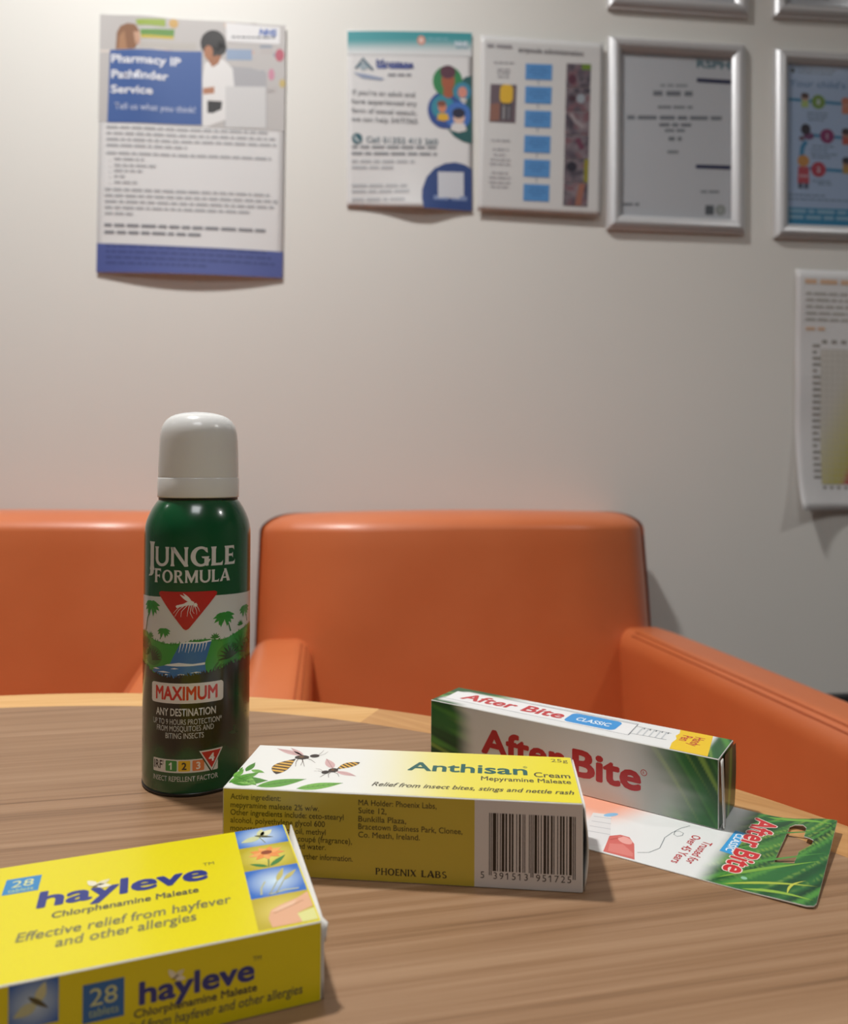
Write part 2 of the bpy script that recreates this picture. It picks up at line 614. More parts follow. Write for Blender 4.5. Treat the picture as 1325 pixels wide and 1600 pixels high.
def make_chair(loc, rz, label):
    t = empty('tub_chair', loc, rz, label, 'chair', 'orange leather tub chairs by the wall')
    # backrest: front face at y = 0 at arm height, the chair faces -y
    HB, WB, TB = 0.50, 0.622, 0.125
    def back(p):
        k = (p.z + HB / 2) / HB            # 0 bottom .. 1 top
        x = p.x * (1.015 - 0.030 * k ** 2)
        y = p.y * (1.12 - 0.20 * k)
        if p.y < 0:                        # padded front bulges, softly dished to the sides
            y -= 0.034 * (1 - sstep(0.52, 1.0, abs(2 * p.x / WB))) * (1 - (1 - k) ** 4) + 0.010 * (1 - (2 * p.x / WB) ** 2) - 0.026
        y += 0.055 * (k - 0.45)            # leans backwards
        z = p.z + 0.006 * (1 - (2 * p.x / WB) ** 2) * sstep(0.7, 1, k) - 0.003
        return Vector((x, y + TB / 2, z + 0.805 - HB / 2))
    soft_box('backrest', (WB, TB, HB), (0.055, 0.060, 0.026), M_leather, t, n=18, m=7, deform=back)
    bk = [c for c in t.children if c.name.startswith('backrest')][0]
    # arms, splayed a little, resting height 0.64
    for s in (-1, 1):
        LA, WAm, HA = 0.62, 0.086, 0.36
        def arm(p, s=s):
            d = LA / 2 - p.y               # 0 at back .. LA at front
            x = s * (0.273 + math.tan(R(2.5)) * (d - 0.05)) + p.x
            z = p.z + 0.632 - HA / 2 - 0.006 * (d / LA) ** 2
            if d < 0.05: z -= 0.004 * (1 - d / 0.05)
            return Vector((x, 0.05 - d, z))
        a = soft_box('arm', (WAm, LA, HA), (0.026, 0.03, 0.030), M_leather, t, n=12, m=6, deform=arm)
        for off in (0.010, 0.017):
            pts = []
            for i in range(20):
                y = LA / 2 - 0.06 - (LA - 0.09) * i / 19
                # follow the rounded inner top edge
                an = R(50) if off < 0.012 else R(66)
                p = Vector((-s * (WAm / 2 - 0.026 + 0.026 * math.cos(an)), y, HA / 2 - 0.030 + 0.030 * math.sin(an)))
                pts.append(arm(p))
            tube('seam', pts, 0.0011, M_seam, a, 6)
    soft_box('seat', (0.44, 0.50, 0.13), 0.03, M_leather, t, n=8, m=4,
             deform=lambda p: Vector((p.x * (1 + 0.25 * max(0, -p.y)), p.y - 0.24, p.z + 0.385 + 0.01 * (1 - (p.x / 0.22) ** 2))))
    soft_box('seat_base', (0.54, 0.58, 0.14), 0.015, M_leather, t, n=6, m=3,
             deform=lambda p: Vector((p.x, p.y - 0.22, p.z + 0.25)))
    for sx in (-1, 1):
        for y in (0.02, -0.46):
            lathe('leg', [(0.014, 0), (0.024, 0.185)], M_legs, t, 16, (sx * 0.235, y, 0))
    return t
CH_RZ = R(10.0)
make_chair((0.073, 1.092, 0), CH_RZ, 'orange leather tub chair in the middle, both arms in view')
make_chair((-0.612, 1.030, 0), R(9.0), 'orange leather tub chair at the left, partly behind the green spray can')
#PART2
# ------------------------------------------------------------------ green insect-repellent spray can
def arc(cx, cy, rx, ry, a0, a1, n=10):
    return [(cx + rx * math.cos(R(a0 + (a1 - a0) * i / n)), cy + ry * math.sin(R(a0 + (a1 - a0) * i / n))) for i in range(n + 1)]
def flare(x0, x1, y0=0.0, y1=1.0, f=0.04):
    d = 0.14 * (y1 - y0)
    return [(x0 - f, y0), (x1 + f, y0), (x1, y0 + d), (x1, y1 - d), (x1 + f, y1), (x0 - f, y1), (x0, y1 - d), (x0, y0 + d)]
FLARED = {   # capital letters with flared stems: (width, list of polygons)
    'J': (0.40, [flare(.15, .37, -.25, 1.24, .05), [(.37, -.2), (.36, -.42), (.25, -.56), (.03, -.60), (.05, -.54), (.13, -.47), (.15, -.2)]]),
    'U': (0.92, [[(-.02, 1), (.26, 1), (.22, .88)] + arc(.47, .36, .25, .24, 180, 360) + [(.72, .88), (.68, 1), (.93, 1), (.90, .88)] + arc(.46, .36, .44, .39, 360, 180)[0:] + [(.02, .88)]]),
    'N': (0.98, [flare(.03, .19), flare(.77, .92), [(-.01, 1), (.24, 1), (.92, .02), (.92, -.02), (.76, -.02)]]),
    'G': (0.96, [arc(.52, .5, .52, .53, 48, 345, 22) + arc(.54, .5, .29, .40, 340, 52, 22), [(.55, .50), (.96, .50), (.92, .42), (.92, .02), (.80, .0), (.70, .08), (.70, .40), (.60, .42)], [(.84, .98), (.88, .70), (.80, .72), (.66, .88)]]),
    'L': (0.66, [flare(.03, .25), [(.2, 0), (.62, 0), (.66, .27), (.60, .18), (.50, .13), (.2, .13)]]),
    'E': (0.68, [flare(.03, .25), [(.2, 0), (.64, 0), (.68, .27), (.62, .17), (.52, .13), (.2, .13)], [(.2, 1), (.60, 1), (.62, .75), (.57, .83), (.48, .87), (.2, .87)], [(.2, .57), (.46, .57), (.53, .66), (.53, .34), (.46, .45), (.2, .45)]]),
    'F': (0.62, [flare(.03, .25), [(.2, 1), (.58, 1), (.60, .73), (.55, .83), (.46, .87), (.2, .87)], [(.2, .55), (.42, .55), (.50, .64), (.50, .32), (.42, .43), (.2, .43)]]),
    'O': (1.06, [arc(.52, .5, .52, .52, 90, 270, 14) + arc(.52, .5, .28, .40, 270, 90, 14), arc(.52, .5, .28, .40, 90, -90, 14) + arc(.52, .5, .52, .52, -90, 90, 14)]),
    'R': (0.84, [flare(.03, .25), [(.2, 1), (.42, 1)] + arc(.42, .74, .28, .26, 90, -90, 8) + [(.2, .48), (.2, .58), (.38, .58)] + arc(.38, .73, .12, .15, -90, 90, 8) + [(.2, .88)], [(.28, .52), (.46, .52), (.86, -.02), (.58, -.02)]]),
    'M': (1.14, [flare(.05, .21), flare(.88, 1.08), [(.0, 1), (.28, 1), (.60, .30), (.60, .0), (.50, .0)], [(1.08, 1), (.86, 1), (.54, .26), (.54, .0), (.60, .0)]]),
    'A': (0.94, [[(.36, 1.02), (.58, 1.02), (.96, 0), (.66, 0)], [(.40, .92), (.46, .86), (.20, 0), (-.03, 0)], [(.22, .36), (.74, .36), (.77, .25), (.19, .25)]]),
}
FLARED.update({
    'P': (0.74, [flare(.03, .25), [(.2, 1), (.42, 1)] + arc(.42, .73, .29, .27, 90, -90, 8) + [(.2, .46), (.2, .56), (.38, .56)] + arc(.38, .72, .12, .16, -90, 90, 8) + [(.2, .88)]]),
    'H': (0.92, [flare(.05, .24, f=.06), flare(.68, .87, f=.06), [(.2, .56), (.72, .56), (.72, .45), (.2, .45)]]),
    'I': (0.32, [flare(.06, .26, f=.06)]),
    'X': (0.92, [[(-.02, 1), (.26, 1), (.94, 0), (.66, 0)], [(.90, 1), (.76, 1), (.02, 0), (.16, 0)]]),
    'B': (0.78, [flare(.03, .24), [(.2, 1), (.42, 1)] + arc(.42, .76, .24, .24, 90, -90, 8) + [(.2, .52), (.2, .58), (.38, .58)] + arc(.38, .74, .10, .15, -90, 90, 8) + [(.2, .89)], [(.2, .56), (.44, .56)] + arc(.44, .28, .30, .28, 90, -90, 8) + [(.2, 0), (.2, .11), (.40, .11)] + arc(.40, .29, .13, .18, -90, 90, 8) + [(.2, .47)]]),
    'S': (0.66, [arc(.33, .74, .28, .27, 35, 250, 14) + arc(.33, .74, .13, .15, 250, 35, 14), arc(.33, .27, .30, .28, 80, -155, 14) + arc(.33, .27, .13, .16, -155, 80, 14), [(.24, .50), (.38, .43), (.40, .55), (.26, .60)]]),
})
def flared_text(P, s, x0, x1, y, h, col, layer=2, first=None):
    tot = sum(FLARED[c][0] + 0.09 for c in s) - 0.09
    k = (x1 - x0) / tot
    x = x0
    for c in s:
        w, polys = FLARED[c]
        for pl in polys:
            P.poly([(x + a * k, y + b * h) for a, b in pl], col, layer)
        x += (w + 0.09) * k

CR = 24.5
M_can = new_mat('green_lacquer', srgb('#12522f'), 0.22, 0.0, 0.5)
M_canprint = print_mat('can_ink', 0.25, 0.5)
M_cap = new_mat('white_cap_plastic', srgb('#e6e6e4'), 0.22, spec=0.5)
M_metal = new_mat('tin_bead', (0.05, 0.05, 0.05), 0.3, 0.8)
canx, cany = -0.1085, 0.3632
can = empty('spray_can', (canx, cany, TZ), math.atan2(-canx, cany), 'green aerosol spray can with domed white cap and jungle label', 'spray can')
mm = lambda pr: [(r / 1000, z / 1000) for r, z in pr]
body = lathe('can_body', mm([(20.5, 0.0), (22.2, 0.05), (23.6, 0.6), (24.3, 1.7), (24.5, 3.2), (24.5, 40), (24.5, 80), (24.5, 115.5), (24.42, 118), (24.1, 120.3), (23.45, 123), (22.3, 126), (20.9, 128.8), (19.4, 131.2), (18.0, 132.9), (17.2, 133.3)]), M_can, can, 192)
lathe('base_bead', mm([(23.0, 0.02), (24.25, 0.25), (24.62, 0.9), (24.62, 1.5), (24.3, 1.8)]), M_metal, can, 96)
lathe('neck_ring', mm([(17.4, 132.6), (18.3, 132.7), (18.3, 133.7), (17.0, 133.8)]), M_metal, can, 96)
cap = lathe('cap', mm([(18.4, 133.75), (18.85, 133.9), (18.9, 134.4), (18.85, 142.6), (18.72, 142.9), (18.58, 143.05), (18.62, 143.3), (18.62, 144), (18.5, 150), (18.25, 157), (18.05, 161), (17.8, 164), (17.35, 166.2), (16.5, 168.4), (15.2, 170.4), (13.3, 172.0), (11, 173.1), (8, 173.9), (4.5, 174.4), (1, 174.6)]), M_cap, can, 128)
def can_map(x, y, L):
    r = (CR + 0.03 + 0.03 * L) / 1000
    a = x / CR
    return (r * math.sin(a), -r * math.cos(a), y / 1000)
def canpx(x, y):
    """measured point of the label on the photographed can -> millimetres around / up"""
    xc = 500 - 11 * (y - 105) / 1295
    dx = x - xc
    K = 405 - 30 * (dx / 380) ** 2
    u = CR * math.asin(max(-0.995, min(0.995, dx / K)))
    z = 74.9 - (y - 385) * 0.06245
    th = u / CR
    z -= (1 - math.cos(th)) * CR * (160 + y / 4.571) / 1177 * 0.8
    return u, z
CIRC = math.pi * CR
def G(u, z, s=0.0):
    return noise.noise(Vector((u * 0.12 + s, z * 0.12, s)))

# picture of the jungle
P = Print()
def band(u, z):
    return srgb('#c9cbcc')
def top_edge(u):
    return 89.2 + 0.7 * math.cos(u / 14)
n = 154
def strip(P, lo, hi, col, layer, u0=-CIRC, u1=CIRC, n=308):
    us = [u0 + (u1 - u0) * i / n for i in range(n + 1)]
    pts = [(u, lo(u)) for u in us] + [(u, hi(u)) for u in us]
    fs = [(i, i + 1, n + 1 + i + 1, n + 1 + i) for i in range(n)]
    c = srgb(col) if isinstance(col, str) else col
    P.raw(pts, fs, [c] * len(fs), layer)
strip(P, lambda u: 56, top_edge, '#cfd2d3', 0)
def hill(u):
    a = 69.4 + 0.9 * math.sin(u * 0.21 + 1) + 3.2 * sstep(9, 22, u) + 2.6 * sstep(-21, -30, u)
    if abs(u) > 45: a = 71 + 2 * math.sin(u * 0.17)
    return a + 0.55 * abs(noise.noise(Vector((u * 1.3, 3, 1))))
strip(P, lambda u: 52, hill, '#33963b', 1)
P.build('label_band', can_map, M_canprint, body, cut_u=1.5, smooth=True)
P = Print()
# bright tufts along the ridge
rnd = random.Random(5)
for i in range(90):
    u = rnd.uniform(-40, 40)
    P.leaf((u, hill(u) - 0.9), (u + rnd.uniform(-.9, .9), hill(u) + rnd.uniform(.3, 1.1)), 0.5, rnd.choice(['#2f8a37', '#2a7c33']), 1.5, n=3)
# darker bushes with fronds
def frond_bush(cx, cz, r, base, dark, n=7, a0=20, a1=160, layer=2):
    P.ell(cx, cz, r, r * 0.72, base, layer, n=22)
    for i in range(n):
        a = R(a0 + (a1 - a0) * i / (n - 1))
        P.leaf((cx, cz - r * 0.35), (cx + r * 0.98 * math.cos(a), cz - r * 0.3 + r * 0.95 * math.sin(a)), r * 0.16, dark, layer + 0.6, n=5, bend=r * 0.06 * (1 if math.cos(a) > 0 else -1))
frond_bush(-22.5, 62.5, 6.2, '#277531', '#123f20', 8, 5, 110)
frond_bush(-29, 66, 6, '#256d2e', '#17492a', 6, 30, 150)
frond_bush(22, 66.5, 6.5, '#2f8f38', '#256f30', 6, 20, 160)
frond_bush(15.5, 62.6, 6.8, '#2a8134', '#0f3d1d', 9, 20, 185)
frond_bush(27, 63, 6.5, '#226a2d', '#124021', 7, 20, 170)
frond_bush(34, 68, 6.5, '#226a2d', '#124021', 7, 20, 170)
frond_bush(-37, 67, 6.5, '#226a2d', '#124021', 7, 20, 170)
for i in range(7):
    P.leaf((10 + i * 1.3, 59.0 + rnd.uniform(-1, 1)), (6.5 + i * 1.1, 56 + rnd.uniform(-1.5, .5)), 1.0, '#1d6b2a', 2.8, n=5)
def palm(x, z, h, s, lean=0.0, col='#2f8f38', layer=2.5):
    P.line([(x, z), (x + lean * .35, z + h * .5), (x + lean, z + h)], s * .13, '#27692f', layer, s * .08)
    for a, ln in ((172, 1.0), (148, .9), (118, .75), (80, .7), (48, .85), (18, 1.0), (-12, .9), (-42, .8), (-76, .85), (-112, .9), (200, .95), (232, .8)):
        dx, dz = math.cos(R(a)), math.sin(R(a))
        P.leaf((x + lean, z + h), (x + lean + dx * s * ln, z + h + dz * s * .75 * ln - s * .16), s * .34, col, layer + .3, bend=s * .12 * (1 if dx > 0 else -1), n=5)
palm(-28.8, 73, 11.8, 6.2, 5.2)
palm(-17.6, 70.3, 3.6, 3.8, 2.0)
palm(15.6, 72.5, 7.0, 5.8, -3.2)
palm(28.4, 75, 6.2, 4.8, -2.6)
palm(45, 72, 9, 4.6, 2); palm(-48, 72, 9, 4.6, -2); palm(64, 72, 7, 4, 2); palm(-66, 72, 10, 5, 1)
for cx, cz in ((7.8, 70.4), (22, 74.2), (-24, 70.8)):
    for a in (15, 45, 75, 105, 135, 165):
        P.leaf((cx, cz), (cx + 2.5 * math.cos(R(a)), cz + 2.6 * math.sin(R(a))), .8, '#2a7c33', 2.6, n=5)
# waterfall and pool
P.poly([(-7.6, 68.6), (-4, 69.3), (1, 69.1), (6.2, 69.6), (4.6, 64), (3.2, 59.4), (-4, 58.8), (-12.4, 59.2), (-10.6, 63)], '#2d6fae', 3)
P.poly([(-12.6, 59.4), (3.4, 59.6), (3.8, 55), (-4, 53), (-14, 53.4), (-22.5, 55.6), (-20, 57.4)], '#2e74b4', 3)
for i in range(9):
    x = -7.2 + i * 1.4
    P.line([(x, 69.0), (x - .3, 67.6 - rnd.uniform(0, .6)), (x - .9, 65.6 - rnd.uniform(0, 1.5))], .55, '#dfe6ea', 3.5, .12)
P.poly([(-7.8, 68.9), (-4, 69.6), (1, 69.3), (6.2, 69.9), (6.0, 69.2), (1, 68.6), (-4, 68.8)], '#dfe6ea', 3.6)
P.poly([(-13.5, 59.4), (-8, 60.2), (-2, 59.6), (3.4, 60), (3.3, 59), (-3, 58.7), (-9, 58.6), (-15, 58.8)], '#e3e9ec', 3.6)
for x0, x1, z in ((-22, -17.5, 56.9), (-19, -12, 55.7), (-9, -5, 54.8), (-3, 2, 55.6), (-12, -8, 57.4), (-15, -13, 54.6)):
    P.poly([(x0, z), ((x0 + x1) / 2, z + .5), (x1, z + .1), ((x0 + x1) / 2, z - .15)], '#dde5ea', 3.6)
P.build('jungle_picture', can_map, M_canprint, body, cut_u=1.5, smooth=True)
# dark undergrowth that fades into the green of the can
P = Print()
gd, gg, gm = srgb('#141a18'), srgb('#12522f'), srgb('#123a24')
def under(u, z):
    k = sstep(30, 15, abs(u + 3) + 7 * G(u, z, 2)) * sstep(16, 25, z + 5 * G(u, z, 7))
    b = sstep(24, 12, z) if False else 0
    side = mix(gm, gg, 0.5 + 1.2 * G(u, z, 11))
    side = mix(side, gg, sstep(26, 14, z))
    side = mix(side, gm, sstep(48, 56, z))
    return mix(side, gd, k)
def dark_top(u):
    return 55.2 + 2.4 * sstep(4, 18, u) + 2.0 * sstep(-20, -30, u) - 1.9 * math.exp(-((u + 11) / 9) ** 2)
P.grid(-CIRC, 6, CIRC, 52.4, 220, 60, under, 1.2)
strip(P, lambda u: 52.3, dark_top, gd, 3.8)
for i in range(230):
    u = rnd.uniform(-38, 38)
    P.leaf((u, dark_top(u) - 0.7), (u + rnd.uniform(-1.6, 1.6), dark_top(u) + rnd.uniform(.2, 1.9)), 0.55, gd, 3.9, n=3)
for i in range(26):
    s = rnd.choice((-1, 1))
    u = -3 + s * rnd.uniform(18, 33); z = rnd.uniform(18, 50)
    P.leaf((u, z), (u + rnd.uniform(-7, 7), z + rnd.uniform(-6, 6)), rnd.uniform(1.5, 3), srgb(rnd.choice(['#16442b', '#0f3a22', '#1b5a34'])), 2, n=6)
P.build('undergrowth_picture', can_map, M_canprint, body, cut_u=1.5, smooth=True)
# brand lettering
P = Print()
LW = '#d2d3d2'
flared_text(P, 'J', -26.6, -21.6, 103.4, 8.6, LW, 4)
flared_text(P, 'UNGLE', -20.9, 17.8, 103.4, 8.6, LW, 4)
flared_text(P, 'F', -21.2, -17.2, 95.8, 6.3, LW, 4)
flared_text(P, 'ORMULA', -16.6, 14.8, 96.0, 5.6, LW, 4)
P.build('brand_lettering', can_map, M_canprint, body, cut_u=1.2, smooth=True)
# red triangle with mosquito
P = Print()
P.poly([(-17.2, 92.0), (7.4, 92.0), (8.5, 91.4), (8.4, 90.4), (-3.8, 75.4), (-5.0, 74.8), (-6.2, 75.4), (-18.2, 90.4), (-18.3, 91.4)], '#bb2320', 4)
W = '#e4e2e0'
T = Print(canpx)
for pts in ([(345, 212), (352, 205), (400, 195), (430, 180), (452, 192), (440, 206), (400, 212), (352, 224)],
            [(430, 182), (455, 176), (474, 186), (468, 208), (440, 210)], [(470, 196), (488, 192), (498, 206), (490, 220), (472, 214)]):
    T.poly(pts, W, 5)
T.leaf((450, 185), (372, 128), 20, W, 5); T.leaf((455, 182), (394, 118), 16, W, 5.1)
for pts in ([(494, 215), (505, 235), (512, 255)], [(400, 205), (370, 215), (328, 262)], [(405, 208), (365, 240), (338, 285)], [(425, 208), (385, 250), (380, 290)],
            [(440, 208), (428, 255), (424, 288)], [(455, 208), (445, 262), (465, 302)], [(468, 208), (462, 250), (475, 270)], [(475, 212), (490, 245), (492, 275)]):
    T.line(pts, 5, W, 5.2, 2)
P.raw([(a, b) for a, b, L in T.v], [], [], 5)
for f, c in zip(T.f, T.c):
    P.f.append(tuple(i + len(P.v) - len(T.v) for i in f)); P.c.append(c)
P.build('mosquito_logo', can_map, M_canprint, body, cut_u=1.2, smooth=True)
# lower lettering
P = Print()
P.rrect(-22.4, 42.0, 11.9, 51.0, 1.4, '#e3e1e0', 5)
P.text('MAXIMUM', -19.5, 43.7, 5.7, '#cf2a27', x1=8.9, bold=0.035, layer=6)
P.text('ANY DESTINATION', -19.3, 36.5, 3.2, '#d8dad8', x1=8.3, bold=0.02, layer=6)
P.text('UP TO 9 HOURS PROTECTION*', -21.1, 32.6, 2.4, '#c6c9c7', x1=11.2, layer=6, bold=0.006)
P.text('FROM MOSQUITOES AND', -18.8, 29.6, 2.4, '#c6c9c7', x1=7.5, layer=6, bold=0.006)
P.text('BITING INSECTS', -14.0, 26.4, 2.4, '#c6c9c7', x1=3.1, layer=6, bold=0.006)
P.build('claim_lettering', can_map, M_canprint, body, cut_u=1.2, smooth=True)
P = Print()
P.rrect(-20.9, 11.1, 9.5, 17.0, 0.5, '#dcdcda', 4)
P.text('IRF', -20.3, 12.6, 3.6, '#20242a', x1=-15.6, bold=0.015, layer=6)
P.text('†', -15.4, 15.0, 1.6, '#20242a', x1=-14.7, layer=6)
for x0, x1, c, tcol, ch in ((-13.9, -8.5, '#2f8a3e', '#e8ece8', '1'), (-7.9, -2.6, '#e3bb1d', '#26261c', '2'), (-1.7, 3.4, '#dd7c45', '#f0e6de', '3')):
    P.rrect(x0, 11.8, x1, 16.5, 0.5, c, 5)
    P.text(ch, (x0 + x1) / 2, 12.6, 3.0, tcol, align='c', bold=0.03, layer=6)
    if ch == '1': P.poly([((x0 + x1) / 2 - .1, 15.6), ((x0 + x1) / 2 - 1.0, 14.9), ((x0 + x1) / 2 - 1.0, 14.3), ((x0 + x1) / 2, 14.9)], tcol, 6.5)
P.poly([(.2, 21.0), (12.4, 21.6), (6.6, 9.9)], gm, 5.4)
P.poly([(1.2, 20.4), (11.8, 20.6), (6.7, 10.9)], '#dfdedd', 5.7)
P.poly([(2.1, 19.8), (10.9, 20.0), (6.7, 12.2)], '#bf2328', 6.2)
P.text('4', 6.6, 15.3, 3.4, '#ece9e7', align='c', bold=0.03, layer=7)
P.text('INSECT REPELLENT FACTOR', -20.8, 7.3, 2.2, '#c2c8c4', x1=9.6, layer=6, bold=0.008)
P.build('repellent_factor_scale', can_map, M_canprint, body, cut_u=1.2, smooth=True)

# ------------------------------------------------------------------ cartons
M_carton = new_mat('white_carton', srgb('#e6e4df'), 0.45)
M_inner = new_mat('grey_carton_inside', srgb('#9b9186'), 0.8)
M_cprint = print_mat('carton_ink', 0.32, 0.15)

def carton(name, x, y, ang, L, W, H, label, z=0.0):
    """origin at the front left bottom corner; +x along the front, +y to the back"""
    fl = Vector((x - L * math.cos(ang), y - L * math.sin(ang), TZ + z))
    t = empty(name, fl, ang, label, 'medicine box')
    b = bm_obj('box_body', box_bm(0, L, 0, W, 0, H, 0.0005, 2), M_carton, t)
    return t, b
def faces(L, W, H):
    return {'top': plane_map((0, 0, H), (1, 0, 0), (0, 1, 0)), 'front': plane_map((0, 0, 0), (1, 0, 0), (0, 0, 1)),
            'end': plane_map((L, 0, 0), (0, 1, 0), (0, 0, 1)), 'left': plane_map((0, W, 0), (0, -1, 0), (0, 0, 1)),
            'back': plane_map((L, W, 0), (-1, 0, 0), (0, 0, 1))}
def panel(name, parent, verts, mat, th=0.0004):
    """a thin card flap from a grid of points rows x cols"""
    rows, cols = len(verts), len(verts[0])
    vs_ = [Vector(p) for r in verts for p in r]
    fs = [(i * cols + j, i * cols + j + 1, (i + 1) * cols + j + 1, (i + 1) * cols + j) for i in range(rows - 1) for j in range(cols - 1)]
    o = mesh_obj(name, vs_, fs, mat, parent, smooth=True)
    md = o.modifiers.new('card', 'SOLIDIFY'); md.thickness = th; md.offset = 0
    return o

# --- yellow cream box
AL, AW, AH = 129.3, 43.0, 31.0
abox, ab = carton('cream_box', 0.0560, 0.2636, -0.0953, AL / 1000, AW / 1000, AH / 1000, 'yellow and white insect bite cream box with barcode, in front of the spray can')
fm = faces(AL / 1000, AW / 1000, AH / 1000)
e = 0.35
cw, cy_ = srgb('#e9e9e4'), srgb('#e8da2c')
P = Print()
def agrad(u, v):
    return mix(cw, cy_, 0.9 * sstep(44, 92, u + 0.10 * v) + 0.1 * sstep(80, 125, u))
P.grid(e, e, AL - e, AW - e, 60, 6, agrad, 0)
P.build('printed_top', fm['top'], M_cprint, ab)
P = Print()
lt = ['#5f9e3a', '#74b04a', '#4d8a30', '#86bd5c']
for i, (a, b, w) in enumerate([((12, 2), (28.3, 10.4), 6.5), ((27, 1.6), (42.7, 8.3), 5.5), ((1, 5), (14.5, 7.5), 8), ((.8, 10.5), (11.5, 3.0), 6), ((0.8, 4), (9, 15), 5.5), ((1, 9), (2.0, 17), 3), ((3.6, 15), (4.3, 24), 2.8), ((5.2, 16.6), (11, 14.5), 2.8), ((1.0, 15), (.9, 19), 1.2)]):
    (x0, y0), (x1, y1) = a, b
    P.leaf(a, b, w, lt[i % 4], 1 + i * .12, vein='#3c7227', n=12)
    d = math.hypot(x1 - x0, y1 - y0)
    for k in range(2, 8):
        tt = k / 9
        bx, by = x0 + (x1 - x0) * tt, y0 + (y1 - y0) * tt
        ww = w * 0.40 * math.sin(math.pi * tt ** .8)
        nx, ny = -(y1 - y0) / d, (x1 - x0) / d
        for s in (-1, 1):
            ex, ey = bx + s * nx * ww + (x1 - x0) / d * ww * .6, by + s * ny * ww + (y1 - y0) / d * ww * .6
            if ex > .5 and ey > .5: P.line([(bx, by), (ex, ey)], .16, '#3f7a2a', 1.6 + i * .12, .05)
P.build('leaf_picture', fm['top'], M_cprint, ab)
P = Print()
def wasp(P, ab0, ab1, w, th, hd, wings, legs, ants, bend):
    """abdomen from ab0 (tip) to ab1 (waist), thorax and head"""
    (x0, y0), (x1, y1) = ab0, ab1
    P.leaf(ab0, ab1, w, '#3a2a18', 2, bend=bend, n=14)
    dx, dy = x1 - x0, y1 - y0
    d = math.hypot(dx, dy); nx, ny = -dy / d, dx / d
    for i in range(5):
        t0 = .14 + i * .155
        q = []
        for t, s in ((t0, -1), (t0, 1), (t0 + .085, 1), (t0 + .085, -1)):
            ww = w / 2 * .97 * math.sin(math.pi * t ** .8) * s + bend * math.sin(math.pi * t)
            q.append((x0 + dx * t + nx * ww, y0 + dy * t + ny * ww))
        P.poly(q, '#d9a845', 2.4)
    for p, q, ww in wings: P.leaf(p, q, ww, '#d3adac', 1.6, n=10, vein='#9a7672')
    P.ell(*th, '#2b211c', 2.6); P.ell(th[0] - .3, th[1] + .4, th[2] * .35, th[3] * .4, '#6d4a25', 2.8)
    P.ell(*hd, '#241c1a', 2.7)
    for lg in legs: P.line(lg, .3, '#4a3028', 2.2, .15)
    for lg in ants: P.line(lg, .22, '#55403a', 2.2, .1)
wasp(P, (15.8, 13.6), (19.2, 29.6), 7.0, (21.3, 31.2, 2.9, 2.2), (26.0, 33.2, 1.9, 1.8),
     [((21, 33), (8.6, 39.6), 3.6), ((21.5, 33), (14, 41), 2.2)],
     [[(20.2, 30), (20.2, 26), (21.2, 21.6)], [(21.5, 30), (23, 26.5), (24.6, 22)], [(23.2, 30.5), (25.6, 29), (27.9, 26.2)], [(22, 30), (22.6, 27), (22.9, 23)]],
     [[(27.2, 34), (28, 37), (28.3, 40)], [(27.4, 33.4), (29.5, 35.5), (30.4, 38.5)]], 1.6)
wasp(P, (45.4, 28.6), (37.6, 20.6), 4.6, (36.6, 19.6, 1.9, 2.0), (34.0, 17.4, 1.5, 1.6),
     [((36, 21.5), (31.4, 30.8), 3.6), ((38, 18.8), (46.4, 15.0), 3.0)],
     [[(36, 18), (35.6, 15.5), (36.4, 12.4)], [(37, 18), (39, 16.5), (40.1, 13.8)], [(35.6, 18), (34, 15), (33, 12.6)]],
     [[(33.0, 17.6), (31, 18.4), (29.4, 18)], [(33, 18), (31.4, 20), (29.6, 20.4)]], -.6)
P.build('wasp_picture', fm['top'], M_cprint, ab)
P = Print()
TG = '#1c5f5a'
P.text('Anthisan', 65.2, 23.0, 8.0, TG, x1=110.8, bold=0.022, layer=2)
P.ell(110.4, 30.6, .8, 1.0, TG, 2, n=14); P.ell(110.4, 30.6, .6, .75, cy_, 2.4, n=14); P.text('R', 110.1, 30.1, 1.0, TG, sx=.8, layer=3)
K = '#4a4636'
P.text('Cream', 113.5, 21.6, 4.3, K, x1=127.0, bold=0.014, layer=2)
P.text('Mepyramine Maleate', 93.5, 16.4, 3.6, K, x1=126.8, bold=0.014, layer=2)
P.text('Relief from insect bites, stings and nettle rash', 53.6, 7.1, 3.4, K, x1=126.6, bold=0.016, layer=2, slant=0.25)
P.text('25g', 120.9, 37.2, 3.2, '#6d6436', x1=127.5, layer=2)
P.build('product_lettering', fm['top'], M_cprint, ab)
P = Print()
cf = '#cbb43c'  # shade put into the ink: darker than the same yellow on top
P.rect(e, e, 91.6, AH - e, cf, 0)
P.rect(91.6, e, AL - e, AH - e, '#dcd6d2', 0)
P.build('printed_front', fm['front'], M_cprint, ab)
P = Print()
D = '#463d1c'
for s, x1, y in (('Active ingredient:', 21.6, 27.0), ('mepyramine maleate 2% w/w.', 35.7, 24.0), ('Other ingredients include: ceto-stearyl', 44.7, 21.3), ('alcohol, polyethylene glycol 600', 37.9, 18.5), ('monostearate, castor oil, methyl', 38.2, 15.6)):
    P.text(s, 3.0, y, 2.0, D, x1=x1, layer=2, bold=0.008)
for s, x0, x1, y in (('coupé (fragrance),', 28.0, 47.8, 12.9), ('purified water.', 22.6, 38.3, 10.3), ('further information.', 28.4, 48.1, 6.7)):
    P.text(s, x0, y, 2.0, D, x1=x1, layer=2, bold=0.008)
